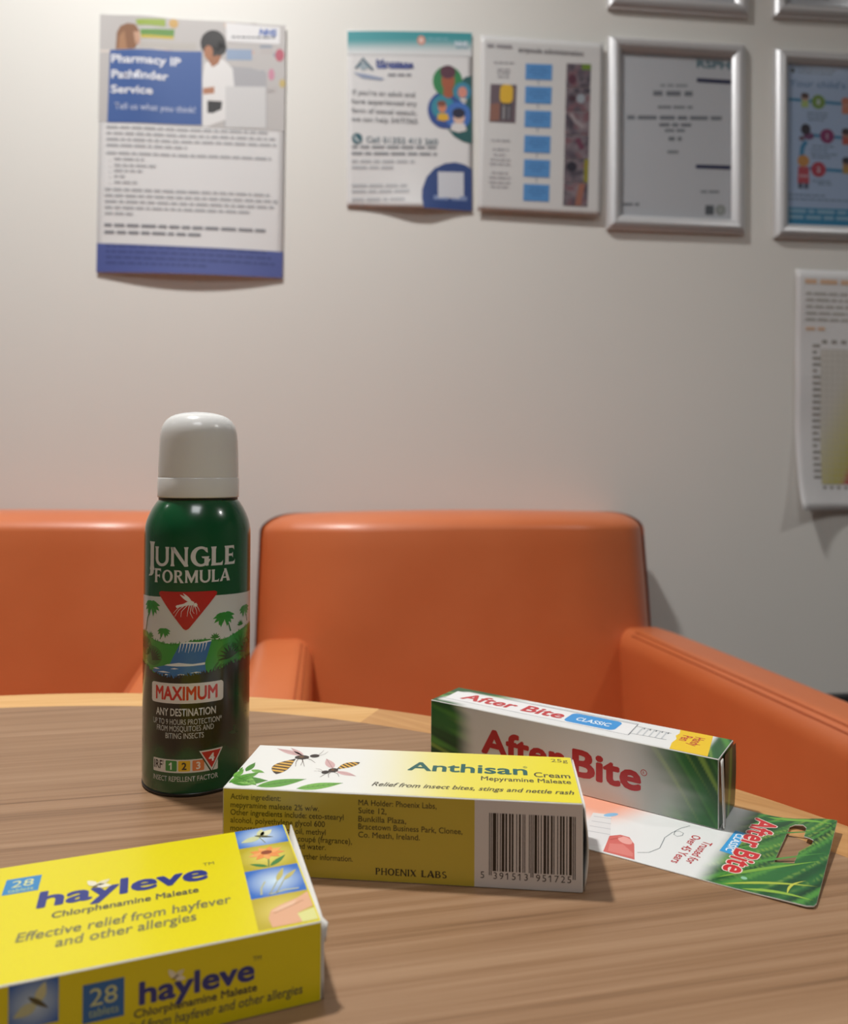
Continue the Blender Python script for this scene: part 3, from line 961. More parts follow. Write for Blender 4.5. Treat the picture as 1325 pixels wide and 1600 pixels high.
for s, x1, y in (('MA Holder: Phoenix Labs,', 78.1, 26.9), ('Suite 12,', 60.2, 24.1), ('Bunkilla Plaza,', 67.3, 21.1), ('Bracetown Business Park, Clonee,', 87.3, 18.4), ('Co. Meath, Ireland.', 72.2, 15.5)):
    P.text(s, 50.1, y, 2.0, D, x1=x1, layer=2, bold=0.008)
P.build('ingredients_lettering', fm['front'], M_cprint, ab)
P = Print()
flared_text(P, 'PHOENIX', 56.4, 71.0, 2.6, 2.4, '#2f2a16', 2); flared_text(P, 'LABS', 72.8, 81.9, 2.6, 2.4, '#2f2a16', 2)
# little serifs
for i in range(1): pass
P.build('maker_lettering', fm['front'], M_cprint, ab)
P = Print()
code = '5391513951725'
Lc = ['0001101', '0011001', '0010011', '0111101', '0100011', '0110001', '0101111', '0111011', '0110111', '0001011']
Gc = [''.join('1' if c == '0' else '0' for c in s)[::-1] for s in Lc]
Rc = [''.join('1' if c == '0' else '0' for c in s) for s in Lc]
par = ['LLLLLL', 'LLGLGG', 'LLGGLG', 'LLGGGL', 'LGLLGG', 'LGGLLG', 'LGGGLL', 'LGLGLG', 'LGLGGL', 'LGGLGL'][int(code[0])]
bits = '101' + ''.join((Lc if p == 'L' else Gc)[int(c)] for p, c in zip(par, code[1:7])) + '01010' + ''.join(Rc[int(c)] for c in code[7:]) + '101'
bx0, bx1 = 96.7, 126.7
mw = (bx1 - bx0) / 95
i = 0
while i < 95:
    if bits[i] == '1':
        j = i
        while j < 95 and bits[j] == '1': j += 1
        guard = i < 3 or i >= 92 or 45 <= i < 50
        P.rect(bx0 + i * mw, 4.6 if guard else 6.1, bx0 + j * mw, 26.4, '#231a18', 2)
        i = j
    else:
        i += 1
P.text('5', 94.4, 3.5, 2.3, '#2b2422', align='c', layer=2)
for k in range(6):
    P.text(code[1 + k], 98.9 + k * 2.15, 3.4, 2.3, '#2b2422', align='c', layer=2)
    P.text(code[7 + k], 113.8 + k * 2.15, 3.4, 2.3, '#2b2422', align='c', layer=2)
    for c_, x_ in ((code[1 + k], 98.9), (code[7 + k], 113.8)):
        if c_ == '1': P.poly([(x_ + k * 2.15 - .15, 5.7), (x_ + k * 2.15 - .75, 5.15), (x_ + k * 2.15 - .75, 4.8), (x_ + k * 2.15 - .1, 5.3)], '#2b2422', 2)
P.build('barcode', fm['front'], M_cprint, ab)
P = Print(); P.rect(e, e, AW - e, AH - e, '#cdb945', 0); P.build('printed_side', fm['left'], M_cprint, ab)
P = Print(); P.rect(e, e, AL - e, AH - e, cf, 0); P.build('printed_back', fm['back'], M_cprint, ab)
rows = []
for i in range(7):
    z = (0.6 + 29.8 * i / 6) / 1000
    bul = 2.0 * math.sin(math.pi * min(1, i / 6.0 + .04)) if i < 6 else 0.3
    rows.append([((AL + 0.35 + bul * (1 - .25 * (2 * j / 6 - 1) ** 2)) / 1000, (0.6 + (AW - 1.2) * j / 6) / 1000, z) for j in range(7)])
panel('end_flap', abox, rows, M_carton)

# --- after-sting pen box with hanging card
BL, BW, BH = 141.3, 27.3, 28.8
BX, BY, BA = 0.1211, 0.3094, -0.5954
pbox, pb = carton('pen_box', BX, BY, BA, BL / 1000, BW / 1000, BH / 1000, 'white and green insect bite pen box standing on its hanging card', z=0.0006)
fm = faces(BL / 1000, BW / 1000, BH / 1000)
g0, g1, g2, g3, gy = srgb('#123d25'), srgb('#2a6b34'), srgb('#4f8f3c'), srgb('#8fb04a'), srgb('#b9c13c')
def grass(u, v, ang=0.35, s=0.0, sc=1.0):
    # long soft blades running along ang
    a = u * math.cos(ang) + v * math.sin(ang)
    b = -u * math.sin(ang) + v * math.cos(ang)
    b += 2.5 * noise.noise(Vector((a * .02, s, 1.3))) + 0.004 * a * a * math.sin(s)
    n1 = noise.noise(Vector((a * .012 * sc, b * .17 * sc, s + 3)))
    n2 = noise.noise(Vector((a * .014 * sc, b * .24 * sc, s + 9)))
    n3 = noise.noise(Vector((a * .02 * sc, b * .07 * sc, s + 21)))
    c = mix(g0, g1, 0.55 + 1.5 * n3)
    c = mix(c, g2, sstep(0.02, 0.40, n1))
    c = mix(c, g3, sstep(0.20, 0.50, n2) * .75)
    return mix(c, g0, sstep(0.18, 0.5, -n2) * .6)
bw = srgb('#d8d7d4')
def bfront(u, v):
    L = sstep(27, 14, u + 0.10 * (v - 14) + 3 * noise.noise(Vector((v * .2, 1, 5))))
    Rr = sstep(0, 22, (u - 112) + 0.28 * (v - 14) * 0 - 5 * math.sin(v * .18) + 3 * noise.noise(Vector((v * .3, 2, 8))))
    c = mix(bw, srgb('#8d9a90'), .55 * sstep(-14, 6, u - 112))
    c = mix(c, grass(u, v, -.25, 2), Rr)
    return mix(c, grass(u, v, -.30, 6), L)
P = Print(); P.grid(e, e, BL - e, BH - e, 190, 48, bfront, 0); P.build('printed_front', fm['front'], M_cprint, pb)
P = Print()
RED = '#b3242b'
P.text('After', 30.6, 8.6, 11.2, RED, x1=73.0, bold=0.035, layer=2)
P.text('Bite', 78.1, 8.2, 11.4, RED, x1=108.6, bold=0.035, layer=2)
P.ell(110.4, 16.4, 1.4, 1.4, RED, 2, n=16); P.ell(110.4, 16.4, 1.1, 1.1, '#c9c9c4', 2.4, n=16); P.text('R', 109.9, 15.7, 1.3, RED, sx=.8, layer=3)
P.build('brand_lettering', fm['front'], M_cprint, pb)
P = Print()
btw = srgb('#e6e7e6')
def btop(u, v):
    L = sstep(6.0, 2.0, u - 0.3 * (v - 10)) + sstep(21.5, 24, v + .0 * u) * sstep(46, 22, u)
    L2 = sstep(5, 1, v) * sstep(22, 10, u)
    Rr = sstep(133, 136, u + .0 * v)
    c = mix(btw, grass(u, v, .2, 12), min(1, L + L2))
    return mix(c, grass(u, v, -.5, 14), Rr)
P.grid(e, e, BL - e, BW - e, 180, 40, btop, 0)
P.build('printed_top', fm['top'], M_cprint, pb)
P = Print()
# the pen drawn along the top
P.poly([(4.2, 7.0), (100.6, 7.0), (100.2, 22.6), (46, 22.4), (3.6, 20.6)], '#ececec', 1)
P.line([(4, 6.8), (101.2, 6.8)], .35, '#8b9096', 1.6)
P.line([(30, 22.6), (100.4, 22.8)], .9, '#a9adb2', 1.6)
P.line([(46, 24.0), (100.4, 24.2)], .25, '#8b9096', 1.6)
P.line([(101.2, 6.8), (100.2, 23.4)], .45, '#7e8388', 1.7)
P.line([(101, 9.5), (117, 10.5)], .35, '#83888d', 1.7); P.line([(100.4, 20.2), (116.5, 20.0)], .35, '#83888d', 1.7)
for k in range(5):
    P.line([(104 + k * 2.7, 10.2), (103.6 + k * 2.7, 20.0)], .7, '#c3c7ca', 1.7)
    P.line([(104.6 + k * 2.7, 18.2), (104.4 + k * 2.7, 20.4)], .6, '#777c80', 1.8)
P.rrect(69.0, 8.2, 93.8, 22.0, 3.0, '#2f94da', 2)
P.text('CLASSIC', 73.6, 12.4, 4.6, '#e9f2f8', x1=90.0, bold=0.02, layer=3)
P.build('pen_picture', fm['top'], M_cprint, pb)
P = Print()
P.text('After Bite', 11.4, 10.4, 9.0, '#c22f36', x1=66.8, bold=0.03, layer=3, slant=0.06)
P.build('brand_lettering', fm['top'], M_cprint, pb)
P = Print()
P.poly([(121.2, .4), (136.8, .4), (132.8, 26.9), (118.4, 26.9), (119.6, 22), (118.9, 18), (120.4, 14), (120.0, 8)], '#ecc51c', 2)
P.text('Handy', 126.6, 21.4, 4.2, '#c0402a', x1=126.6 + 12.0, rot=R(-90), layer=3, bold=0.02)
P.text('Pen', 121.6, 20.6, 4.2, '#c0402a', x1=121.6 + 7.4, rot=R(-90), layer=3, bold=0.02)
P.build('handy_pen_sticker', fm['top'], M_cprint, pb)
P = Print()
P.grid(e, e, BW - e, BH - e, 40, 40, lambda u, v: mix(grass(u, v, 1.4, 31), g0, .25), 0)
P.build('printed_end', fm['end'], M_cprint, pb)
P = Print(); P.grid(e, e, BW - e, BH - e, 30, 30, lambda u, v: grass(u, v, 1.2, 41), 0); P.build('printed_side', fm['left'], M_cprint, pb)
P = Print(); P.grid(e, e, BL - e, BH - e, 120, 30, lambda u, v: bfront(BL - u, v), 0); P.build('printed_back', fm['back'], M_cprint, pb)
# tuck flap standing a little open at the right end
rows = [[((BL + 0.5 + o) / 1000, (1.2 + (7.5 - 5.0 * 0) * j) / 1000, (0.6 + 27.4 * i / 5) / 1000) for j, o in ((0, 1.0), (1, 1.9), (1.05, 1.6))] for i in range(6)]
panel('tuck_flap', pbox, [[((BL + 0.4 + (1.3 - .2 * i) * 1.0) / 1000, (0.8 + 0.62 * i * 0 + dy) / 1000, (0.8 + 27.2 * i / 5) / 1000) for dy in (0.0, 1.6, 3.4)] for i in range(6)], M_carton)
rows = [[((BL + 0.5 + 3.2 * math.sin(math.pi * (i / 6) * .62)) / 1000 if j == 2 else (BL + 0.3 + 1.6 * math.sin(math.pi * (i / 6) * .62)) / 1000, (BW * (.30 + .35 * j) - .3) / 1000, (0.8 + 27.0 * i / 6) / 1000) for j in range(3)] for i in range(7)]
P = Print(); P.grid(BW * .3, .8, BW - .5, BH - .8, 24, 24, lambda u, v: grass(u, v, 1.4, 31), 0)
P.build('end_flap', lambda u, v, L: ((BL + 0.5 + 0.7 * math.sin(math.pi * v / BH * .75) * (u / BW) ** 1.5) / 1000, u / 1000, v / 1000), M_cprint, pbox)

# the hanging card the box stands on (box coordinates in millimetres)
def card_z(u, v):
    k = sstep(150, 182, u)
    return 0.25 + 0.6 * k + 4.2 * k * k * max(0.0, min(1.2, (v + 42) / 70)) ** 1.6
near = lambda u: -44.4 + (u - 104) * (3.9 / 77)
def card_map(u, v, L):
    return (u / 1000, v / 1000, (card_z(u, v) - 0.6 + 0.27 + 0.02 * L) / 1000)
slot = [(164.4, -15.4), (171.0, -13.2), (171.3, -3), (173.2, 0.6), (174.9, 4.0), (175.0, 7.6), (173.4, 9.0), (171.4, 10.0), (171.2, 18.0), (169.6, 20.6), (166.6, 20.4), (165.0, 18.2)]
outl = [(62, 26.6), (62, -32), (93.5, -32), (97.0, near(97)), (150, near(150)), (178.6, near(178.6) + .1), (180.6, near(181) + 1.2), (181.2, near(181) + 3.4), (181.4, 26.4), (150, 26.6)]
def fine(poly, step=2.5):
    q = []
    for i, a in enumerate(poly):
        b = poly[(i + 1) % len(poly)]
        d = math.hypot(b[0] - a[0], b[1] - a[1]); n = max(1, int(d / step))
        q += [(a[0] + (b[0] - a[0]) * k / n, a[1] + (b[1] - a[1]) * k / n) for k in range(n)]
    return q
def card_sheet(name, z_off, mat, parent, color=None, thick=None, inset=0.0):
    bm = bmesh.new()
    cl = bm.loops.layers.float_color.new('Col')
    o_, s_ = outl, slot
    tr = tessellate_polygon([[Vector((x, y, 0)) for x, y in o_], [Vector((x, y, 0)) for x, y in s_]])
    vv = [bm.verts.new((x, y, 0)) for x, y in o_ + s_]
    for t3 in tr:
        try: bm.faces.new([vv[i] for i in t3])
        except ValueError: pass
    for ax, lo, hi, st in ((0, 62, 182, 1.2), (1, -48, 27, 1.5)):
        k = lo
        no = Vector((0, 0, 0)); no[ax] = 1
        while k < hi:
            co = Vector((0, 0, 0)); co[ax] = k
            bmesh.ops.bisect_plane(bm, geom=list(bm.verts) + list(bm.edges) + list(bm.faces), plane_co=co, plane_no=no, dist=1e-6)
            k += st
    for f in bm.faces:
        if f.normal.z < 0: f.normal_flip()
    if color:
        for f in bm.faces:
            for lp in f.loops:
                lp[cl] = (*color(lp.vert.co.x, lp.vert.co.y), 1)
    for v in bm.verts:
        v.co = Vector((v.co.x / 1000, v.co.y / 1000, (card_z(v.co.x, v.co.y) - 0.6 + z_off) / 1000))
    me = bpy.data.meshes.new(name); bm.to_mesh(me); bm.free()
    for p in me.polygons: p.use_smooth = True
    me.materials.append(mat)
    o = link(bpy.data.objects.new(name, me), parent)
    if thick:
        md = o.modifiers.new('card', 'SOLIDIFY'); md.thickness = thick; md.offset = 0
    return o
card = card_sheet('hanging_card', 0.0, M_carton, pbox, thick=0.0005)
cwt = srgb('#e4e5e4')
def card_col(u, v):
    edge = 147.2 + (v - 0) * 0.06 + 1.2 * noise.noise(Vector((v * .2, 4, 4)))
    c = cwt
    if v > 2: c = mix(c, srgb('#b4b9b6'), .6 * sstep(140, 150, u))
    pe = sstep(112, 92, u + (v + 16) * -.4) * sstep(-26, -8, v)
    c = mix(c, srgb('#f0a88c'), pe)
    return mix(c, grass(u, v, .25 + .012 * (u - 150), 51, 1.0), sstep(edge - 3.5, edge + 4.5, u))
card_sheet('printed_card', 0.27, M_cprint, card, color=card_col)
P = Print()
for p_, q_, w_, c_ in (((149, -38), (179, -8), 1.7, '#79a83f'), ((152, -41), (180.5, -26), 1.5, '#a9bb45'), ((150, -28), (180.5, -1), 1.3, '#4f9140'), ((155, 24), (180.6, 22), 2.4, '#6ea63e'), ((150, 12), (166, 24.6), 1.5, '#3f8a3a'), ((172, -36), (176.5, -24), .9, '#c3c64c'), ((153, 5), (180, 16), 1.2, '#3d8238'), ((158, -41), (180.4, -36), 1.8, '#8fb443'), ((150, -12), (164, -2), 1.4, '#4f9140')):
    P.leaf(p_, q_, w_, c_, 1, bend=1.8, n=14)
P.build('grass_blades', card_map, M_cprint, card, cut_u=2, cut_v=2)
P = Print()
ra = R(-90 - 2.6)
P.text('After Bite', 152.0, 20.6, 8.2, '#c92f34', x1=152.0 + 51.5, rot=ra, layer=3, bold=0.03, outline=('#e9d9cf', 0.035))
P.build('brand_lettering', card_map, M_cprint, card, cut_u=2, cut_v=2)
P = Print()
P.poly([(146.9, 3.8), (151.6, 3.4), (150.2, -17.6), (145.4, -17.2)], '#3f9fdb', 2)
P.text('CLASSIC', 147.9, 1.6, 2.7, '#eef4f8', x1=147.9 + 17, rot=ra, layer=3, bold=0.02)
P.text('Trusted for', 138.6, -12.6, 3.3, '#b8333a', x1=138.6 + 21, rot=R(-95), layer=3, bold=0.012)
P.text('Over 45 Years', 133.6, -9.8, 3.3, '#b8333a', x1=133.6 + 26.5, rot=R(-93), layer=3, bold=0.012)
P.ell(157.4, -33, 1.1, 1.1, '#8fc3a2', 2, n=12)
P.build('claim_lettering', card_map, M_cprint, card)
P = Print()
P.line([(130.5, -2.5), (128, -7), (126.7, -10.8), (127.2, -14), (128.7, -14.9), (130.2, -13), (130.1, -10.7), (128, -9.8), (126.2, -12.3), (124.9, -18.8), (125.4, -24), (125.8, -28.4), (123.4, -34.1), (119.7, -36.7)], .35, '#8e9396', 2)
# finger and pen tip
P.poly([(93, -14), (100, -11.5), (106.3, -29.3), (107, -40), (98, -43.5), (97, -40)], '#dcdcdc', 2)
for k in range(4):
    P.line([(94.5 + k * .9, -17 - k * 4.6), (101.5 + k * 1.5, -15 - k * 4.6)], .5, '#b9bbbd', 2.3)
P.ell(100.0, -11.6, 3.4, 1.5, '#86bce2', 2.4, rot=.9)
P.poly([(106.2, -30), (109.5, -26.6), (113.2, -26.6), (116.6, -31), (120.6, near(120) + 1.0), (108.6, near(109) + .8)], '#cf6a63', 3)
P.ell(112.6, -30.0, 3.4, 2.4, '#e8a79f', 3.3, rot=-.6)
P.poly([(108.4, -36), (113, -33.6), (118.6, -38.2), (119.4, -41), (110, -42)], '#d98078', 3.2)
P.line([(107.4, -33), (109.4, -30), (110.6, -27.4)], .4, '#b5544f', 3.4)
P.build('finger_picture', card_map, M_cprint, card)

# --- yellow hayfever tablet box
HL, HW, HH = 100.0, 61.1, 21.9
hbox, hb = carton('tablet_box', -0.0275, 0.2098, 0.3509, HL / 1000, HW / 1000, HH / 1000, 'bright yellow hayfever tablet box with picture strip, nearest the viewer')
fm = faces(HL / 1000, HW / 1000, HH / 1000)
YL = '#e0d106'
P = Print(); P.rect(e, e, HL - e, HW - e, YL, 0); P.build('printed_top', fm['top'], M_cprint, hb)
P = Print(); P.rect(e, e, HL - e, HH - e, YL, 0); P.build('printed_front', fm['front'], M_cprint, hb)
P = Print(); P.rect(e, e, HL - e, HH - e, YL, 0); P.build('printed_back', fm['back'], M_cprint, hb)
P = Print(); P.rect(e, e, HW - e, HH - e, YL, 0); P.build('printed_side', fm['left'], M_cprint, hb)
NB = '#26337f'
def hay_logo(P, x0, x1, y, cap, col, layer=3):
    P.text('hayleve', x0, y, cap, col, x1=x1, bold=0.032, layer=layer)
def seed(P, x, y, s, layer=5):
    for a, c in ((125, '#e6dfc4'), (35, '#ded6b4'), (-18, '#e8e2cc')):
        P.leaf((x, y), (x + s * math.cos(R(a)), y + s * math.sin(R(a))), s * .5, c, layer, n=8)
    P.leaf((x - s * .25, y - s * .2), (x + s * .35, y + s * .25), s * .17, '#5a4a2c', layer + .6, n=6)
P = Print()
hay_logo(P, 25.4, 71.6, 33.1, 8.4, NB)
seed(P, 40.2, 40.0, 4.6)
P.text('TM', 71.0, 41.0, 1.8, '#5d5a3c', x1=74.4, layer=3)
P.build('brand_lettering', fm['top'], M_cprint, hb)
P = Print()
GT = '#6b6a52'
P.text('Chlorphenamine Maleate', 29.6, 26.3, 3.0, '#4c4d4a', x1=68.8, bold=0.02, layer=3)
P.text('Effective relief from hayfever', 22.0, 17.5, 4.1, GT, x1=77.2, layer=3, bold=0.012, slant=.05)
P.text('and other allergies', 32.0, 12.0, 4.1, GT, x1=67.3, layer=3, bold=0.012, slant=.05)
P.build('claim_lettering', fm['top'], M_cprint, hb)
P = Print()
P.rect(14.6, 43.4, 24.2, 52.4, '#2c84bd', 2)
P.text('28', 16.5, 47.0, 3.8, '#d8dc9a', x1=22.4, layer=3)
P.text('tablets', 16.0, 44.3, 1.9, '#bfd08e', x1=22.8, layer=3)
P.build('tablet_count', fm['top'], M_cprint, hb)
# picture strip
P = Print()
def radial(cx, cy, r, inner, outer):
    a, b = srgb(inner), srgb(outer)
    return lambda u, v: mix(a, b, math.hypot((u - cx), (v - cy) * 1.1) / r)
tiles = [(48.2, 60.7, '#d3e5f0', '#2a6fc4'), (33.0, 48.2, '#e6d867', '#b5a51e'), (17.0, 33.0, '#cfe3ee', '#2a69bf'), (1.2, 17.0, '#e3cf6c', '#bca92e')]
for v0, v1, ci, co in tiles:
    P.grid(82.8, v0, 99.2, v1, 14, 14, radial(91, (v0 + v1) / 2, 9.5, ci, co), 1)
P.build('picture_strip', fm['top'], M_cprint, hb)
P = Print()
P.leaf((90.5, 54.2), (83.9, 52.0), 3.4, '#ccd2a0', 3); P.leaf((90.5, 54.2), (91.6, 59.8), 2.6, '#d6d7a2', 3); P.leaf((90.8, 54.6), (95, 58.4), 3.2, '#e2e3c0', 3)
P.leaf((88.6, 55.6), (94.8, 52.8), 1.4, '#5b5a38', 3.6); P.line([(90.2, 54), (91.6, 49.6)], .3, '#7f8460', 3.4)
P.build('winged_seed_picture', fm['top'], M_cprint, hb)
P = Print()
for k in range(9):
    a = R(-10 + k * 40)
    P.leaf((91, 42.6), (91 + 6.0 * math.cos(a), 42.6 + 4.4 * math.sin(a)), 2.4, ('#e9924c', '#eda75f')[k % 2], 3 + .05 * k)
P.ell(91, 43, 1.8, 1.3, '#8e4222', 3.8, n=14)
P.line([(91.2, 40), (90.4, 33.6)], .5, '#76843a', 2.8)
P.leaf((90.2, 34), (84.8, 37.2), 1.6, '#3f7f3a', 3.2); P.leaf((90.9, 34), (96.6, 39.6), 2.0, '#3f7f3a', 3.2)
P.build('flower_picture', fm['top'], M_cprint, hb)
P = Print()
for p, q in (((91.5, 24.5), (94.5, 31.8)), ((93.5, 24.5), (98.2, 29.6))):
    P.leaf(p, q, 1.7, '#c1b564', 3, n=8); P.line([p, (p[0] - 3.2, p[1] - 6.6)], .3, '#a4a46c', 2.8)
P.line([(86, 18.5), (86.4, 22), (88, 25.4)], .5, '#b9b98a', 2.8); P.line([(88, 18), (93, 19), (97, 18.6)], .5, '#c4c79a', 2.8)
P.build('grass_seed_picture', fm['top'], M_cprint, hb)
P = Print()
P.poly([(86.6, 1.4), (86.2, 6), (87.4, 9.8), (90.4, 11.6), (95.5, 13.6), (99.1, 16.0), (99.1, 8.2), (94.6, 6.2), (94.8, 1.4)], '#dfab88', 3)
P.poly([(87.2, 9), (90.4, 11.0), (95.4, 12.8), (94, 10.6), (90, 8.6)], '#e9bf9f', 3.4)
P.line([(88, 8), (92, 9.6), (97, 11.8)], .3, '#b57f5c', 3.6)
P.poly([(94.2, 5.8), (99.2, 7.2), (99.2, 1.3), (94.8, 1.3)], '#dbd98e', 3.3)
P.build('hand_picture', fm['top'], M_cprint, hb)
# front side
P = Print()
hay_logo(P, 53.0, 81.4, 10.2, 5.4, NB)
seed(P, 61.4, 15.2, 2.8)
P.text('TM', 81.2, 15.0, 1.2, '#5d5a3c', x1=83.4, layer=3)
P.text('Chlorphenamine Maleate', 51.6, 7.0, 2.0, '#3e3f3c', x1=82.3, bold=0.02, layer=3)
P.text('relief from hayfever and other allergies', 48.0, 3.5, 2.5, '#5f5f48', x1=94.5, layer=3, bold=0.012, slant=.1)
P.build('side_lettering', fm['front'], M_cprint, hb)
P = Print()
P.rect(39.6, 8.4, 49.2, 18.0, '#1f66a6', 2)
P.text('28', 41.2, 12.4, 4.2, '#c9cf8e', x1=47.6, layer=3)
P.text('tablets', 41.0, 9.7, 2.0, '#a9bf86', x1=47.9, layer=3)
P.build('tablet_count', fm['front'], M_cprint, hb)
P = Print()
P.grid(23.2, 10.6, 34.2, HH - e, 14, 14, radial(28.7, 16, 7.5, '#bcd2dc', '#1d5fae'), 2)
P.leaf((29.4, 16), (24.2, 13.6), 2.8, '#b8bc92', 4); P.leaf((29.4, 16), (31.2, 21), 2.4, '#c4c494', 4)
P.leaf((27.4, 18), (32, 14.4), 1.3, '#4f4c2e', 4.6)
P.build('winged_seed_picture', fm['front'], M_cprint, hb)
# white tuck flap at the right end, standing slightly out
panel('end_flap', hbox, [[((HL + 0.45 + (1.7 * (i / 4) ** 1.2) * (j / 5) ** .8 * (1 if i else 0)) / 1000, (0.4 + (HW - .6) * j / 5) / 1000, (0.4 + (HH - .9) * i / 4) / 1000) for j in range(6)] for i in range(5)], M_carton)
panel('dust_flap', hbox, [[((HL + 0.3 + w_) / 1000, (y_) / 1000, (15.5 + 5.2 * i / 3) / 1000) for w_, y_ in ((0.15, 5.0), (0.5 + .3 * i / 3, 2.6), (0.8 + .6 * i / 3, 0.8))] for i in range(4)], M_carton)

#PART3
# ------------------------------------------------------------------ things on the wall
M_paper = new_mat('paper', srgb('#dfdfe0'), 0.7)
M_paperprint = print_mat('paper_ink', 0.55)
M_gloss_print = print_mat('laminated_ink', 0.3)
def quad_tf(tl, tr, br, bl, w, h):
    """measured outline of a hung sheet (a crop of the photo) -> millimetres on the sheet, from its lower left corner"""
    def tf(x, y):
        ky = 0.5; kx = 0.5
        for _ in range(6):
            xl = tl[0] + (bl[0] - tl[0]) * ky; xr = tr[0] + (br[0] - tr[0]) * ky
            kx = (x - xl) / (xr - xl)
            yt = tl[1] + (tr[1] - tl[1]) * kx; yb = bl[1] + (br[1] - bl[1]) * kx
            ky = (y - yt) / (yb - yt)
        return kx * w, (1 - ky) * h
    return tf
def sheet(name, s, z, w, h, label, cat, disp, rz=0.0, group=None, mat=None, nu=24, nv=30):
    """a hung sheet: s, z of its lower left corner on the back wall (z above table top), size in mm"""
    t = empty(name, wallp(s, 0.0, TZ + z), WA, label, cat, group)
    t.rotation_euler = (0, rz, WA)
    vs_ = [(w * i / nu / 1000, -(1.2 + disp(i / nu, j / nv)) / 1000, h * j / nv / 1000) for j in range(nv + 1) for i in range(nu + 1)]
    fs = [(j * (nu + 1) + i, j * (nu + 1) + i + 1, (j + 1) * (nu + 1) + i + 1, (j + 1) * (nu + 1) + i) for j in range(nv) for i in range(nu)]
    o = mesh_obj('paper', vs_, fs, mat or M_paper, t, smooth=True)
    md = o.modifiers.new('paper', 'SOLIDIFY'); md.thickness = 0.0002; md.offset = 0
    mp = lambda x, y, L: (x / 1000, -(1.2 + disp(x / w, y / h) + 0.35 + 0.12 * L) / 1000, y / 1000)
    return t, o, mp
CUT = dict(cut_u=9.0, cut_v=9.0, smooth=True)

# --- large poster, left
tf = quad_tf((105, 55), (1155, 110), (1135, 1540), (75, 1515), 297, 420)
d1 = lambda a, b: 1.6 + 3.0 * math.exp(-((a - .24) / .10) ** 2) * sstep(.45, .8, b) + 9.0 * math.sin(math.pi * a) * (1 - b) ** 5 + 1.5 * math.sin(7 * a) ** 2 * b + 1.2 * abs(a - .5)
po, pp, mp = sheet('paper_poster', -0.5330, 0.4672, 297, 420, 'large paper poster with blue title panel and pharmacy photo, leftmost on the wall', 'poster', d1, R(0.3))
P = Print(tf)
rn = random.Random(3)
blocks = [(rn.uniform(90, 1150), rn.uniform(70, 520), rn.uniform(25, 80), rn.uniform(14, 40), rn.choice(['#c9c6c4', '#b9b4b3', '#d8cfc8', '#a9a6b0', '#cdbcae', '#8f98a8', '#c7a9a0', '#dfdcd8'])) for _ in range(46)]
P.poly([(103, 55), (1155, 110), (1147, 712), (90, 664)], '#bcb9b8', 0)
for x, y, w_, h_, c in blocks:
    if x + w_ < 1145 and y > 95: P.rect(x, y, x + w_, y + h_, c, .5)
P.poly([(305, 90), (470, 82), (470, 125), (315, 122)], '#93ab3f', 1); P.poly([(330, 145), (520, 138), (515, 192), (335, 196)], '#5e8f3e', 1); P.rect(335, 178, 515, 194, '#c9b23a', 1.2)
P.ell(515, 105, 26, 26, '#c9a35e', 1.2)
P.rect(330, 215, 640, 250, '#b7b3ae', .8)
P.ell(1120, 280, 26, 36, '#b9566a', 1); P.ell(1072, 390, 18, 34, '#c98aa0', 1); P.ell(1135, 440, 18, 24, '#c5b070', 1)
P.rect(815, 250, 960, 310, '#8fa3c0', .8)
# two pictured people
P.poly([(190, 255), (196, 160), (218, 122), (258, 108), (305, 118), (328, 160), (322, 215), (300, 255)], '#8a6247', 1.5)
P.poly([(292, 160), (326, 158), (330, 205), (304, 232)], '#c39a80', 1.7)
P.poly([(205, 255), (212, 180), (240, 150), (255, 255)], '#a87d5c', 1.8)
P.poly([(820, 345), (950, 352), (1045, 380), (1045, 690), (800, 690)], '#a9a9ae', 1)
P.poly([(690, 330), (740, 300), (800, 310), (850, 360), (860, 470), (830, 640), (700, 690), (678, 690), (678, 420)], '#e1e0e0', 1.4)
P.poly([(690, 240), (700, 205), (760, 200), (800, 250), (770, 330), (735, 352), (700, 300)], '#a06a4a', 1.6)
P.ell(738, 215, 72, 74, '#1f1c1e', 1.8); P.ell(775, 240, 40, 46, '#1f1c1e', 1.8)
P.ell(712, 268, 26, 40, '#a8704f', 2.0)
P.poly([(680, 470), (745, 462), (745, 500), (680, 505)], '#b0795c', 1.7)
P.poly([(705, 540), (790, 545), (785, 590), (735, 612), (705, 610)], '#2a2a2e', 1.7)
P.poly([(812, 100), (1122, 122), (1120, 218), (815, 205)], '#e4e4e6', 2)
P.build('photo_print', mp, M_paperprint, pp, **CUT)
P = Print(tf)
P.poly([(158, 258), (675, 262), (672, 680), (140, 668)], '#3a5c9c', 2)
P.text('Pharmacy IP', 168, 328, 44, '#e2e4ea', x1=552, bold=0.03, layer=4)
P.text('Pathfinder', 168, 416, 44, '#e2e4ea', x1=482, bold=0.03, layer=4)
P.text('Service', 164, 500, 42, '#e2e4ea', x1=396, bold=0.03, layer=4)
P.text('Tell us what you think!', 182, 592, 34, '#c3cbe0', x1=636, layer=4, bold=0.006)
P.text('NHS', 1004, 166, 34, '#3b62b0', x1=1098, layer=4, bold=0.05, slant=.15)
P.bars(845, 1095, 185, 9, '#6f737b', 4, 1.0, 4)
P.build('title_panel', mp, M_paperprint, pp, **CUT)
P = Print(tf)
P.rect(808, 460, 1040, 694, '#cfcfd0', 3)
P.build('blank_code_square', mp, M_paperprint, pp, **CUT)
P = Print(tf)
tc_ = '#a9aaae'
lines = [(700, 1.0, 915), (734, 1.0, 960), (768, 1.0, 965), (802, .47, 965), (846, 1.0, 935)]
for i, (y, f_, w_) in enumerate(lines): P.bars(135, 135 + w_, y, 13, tc_, 20 + i, f_, slope=.03)
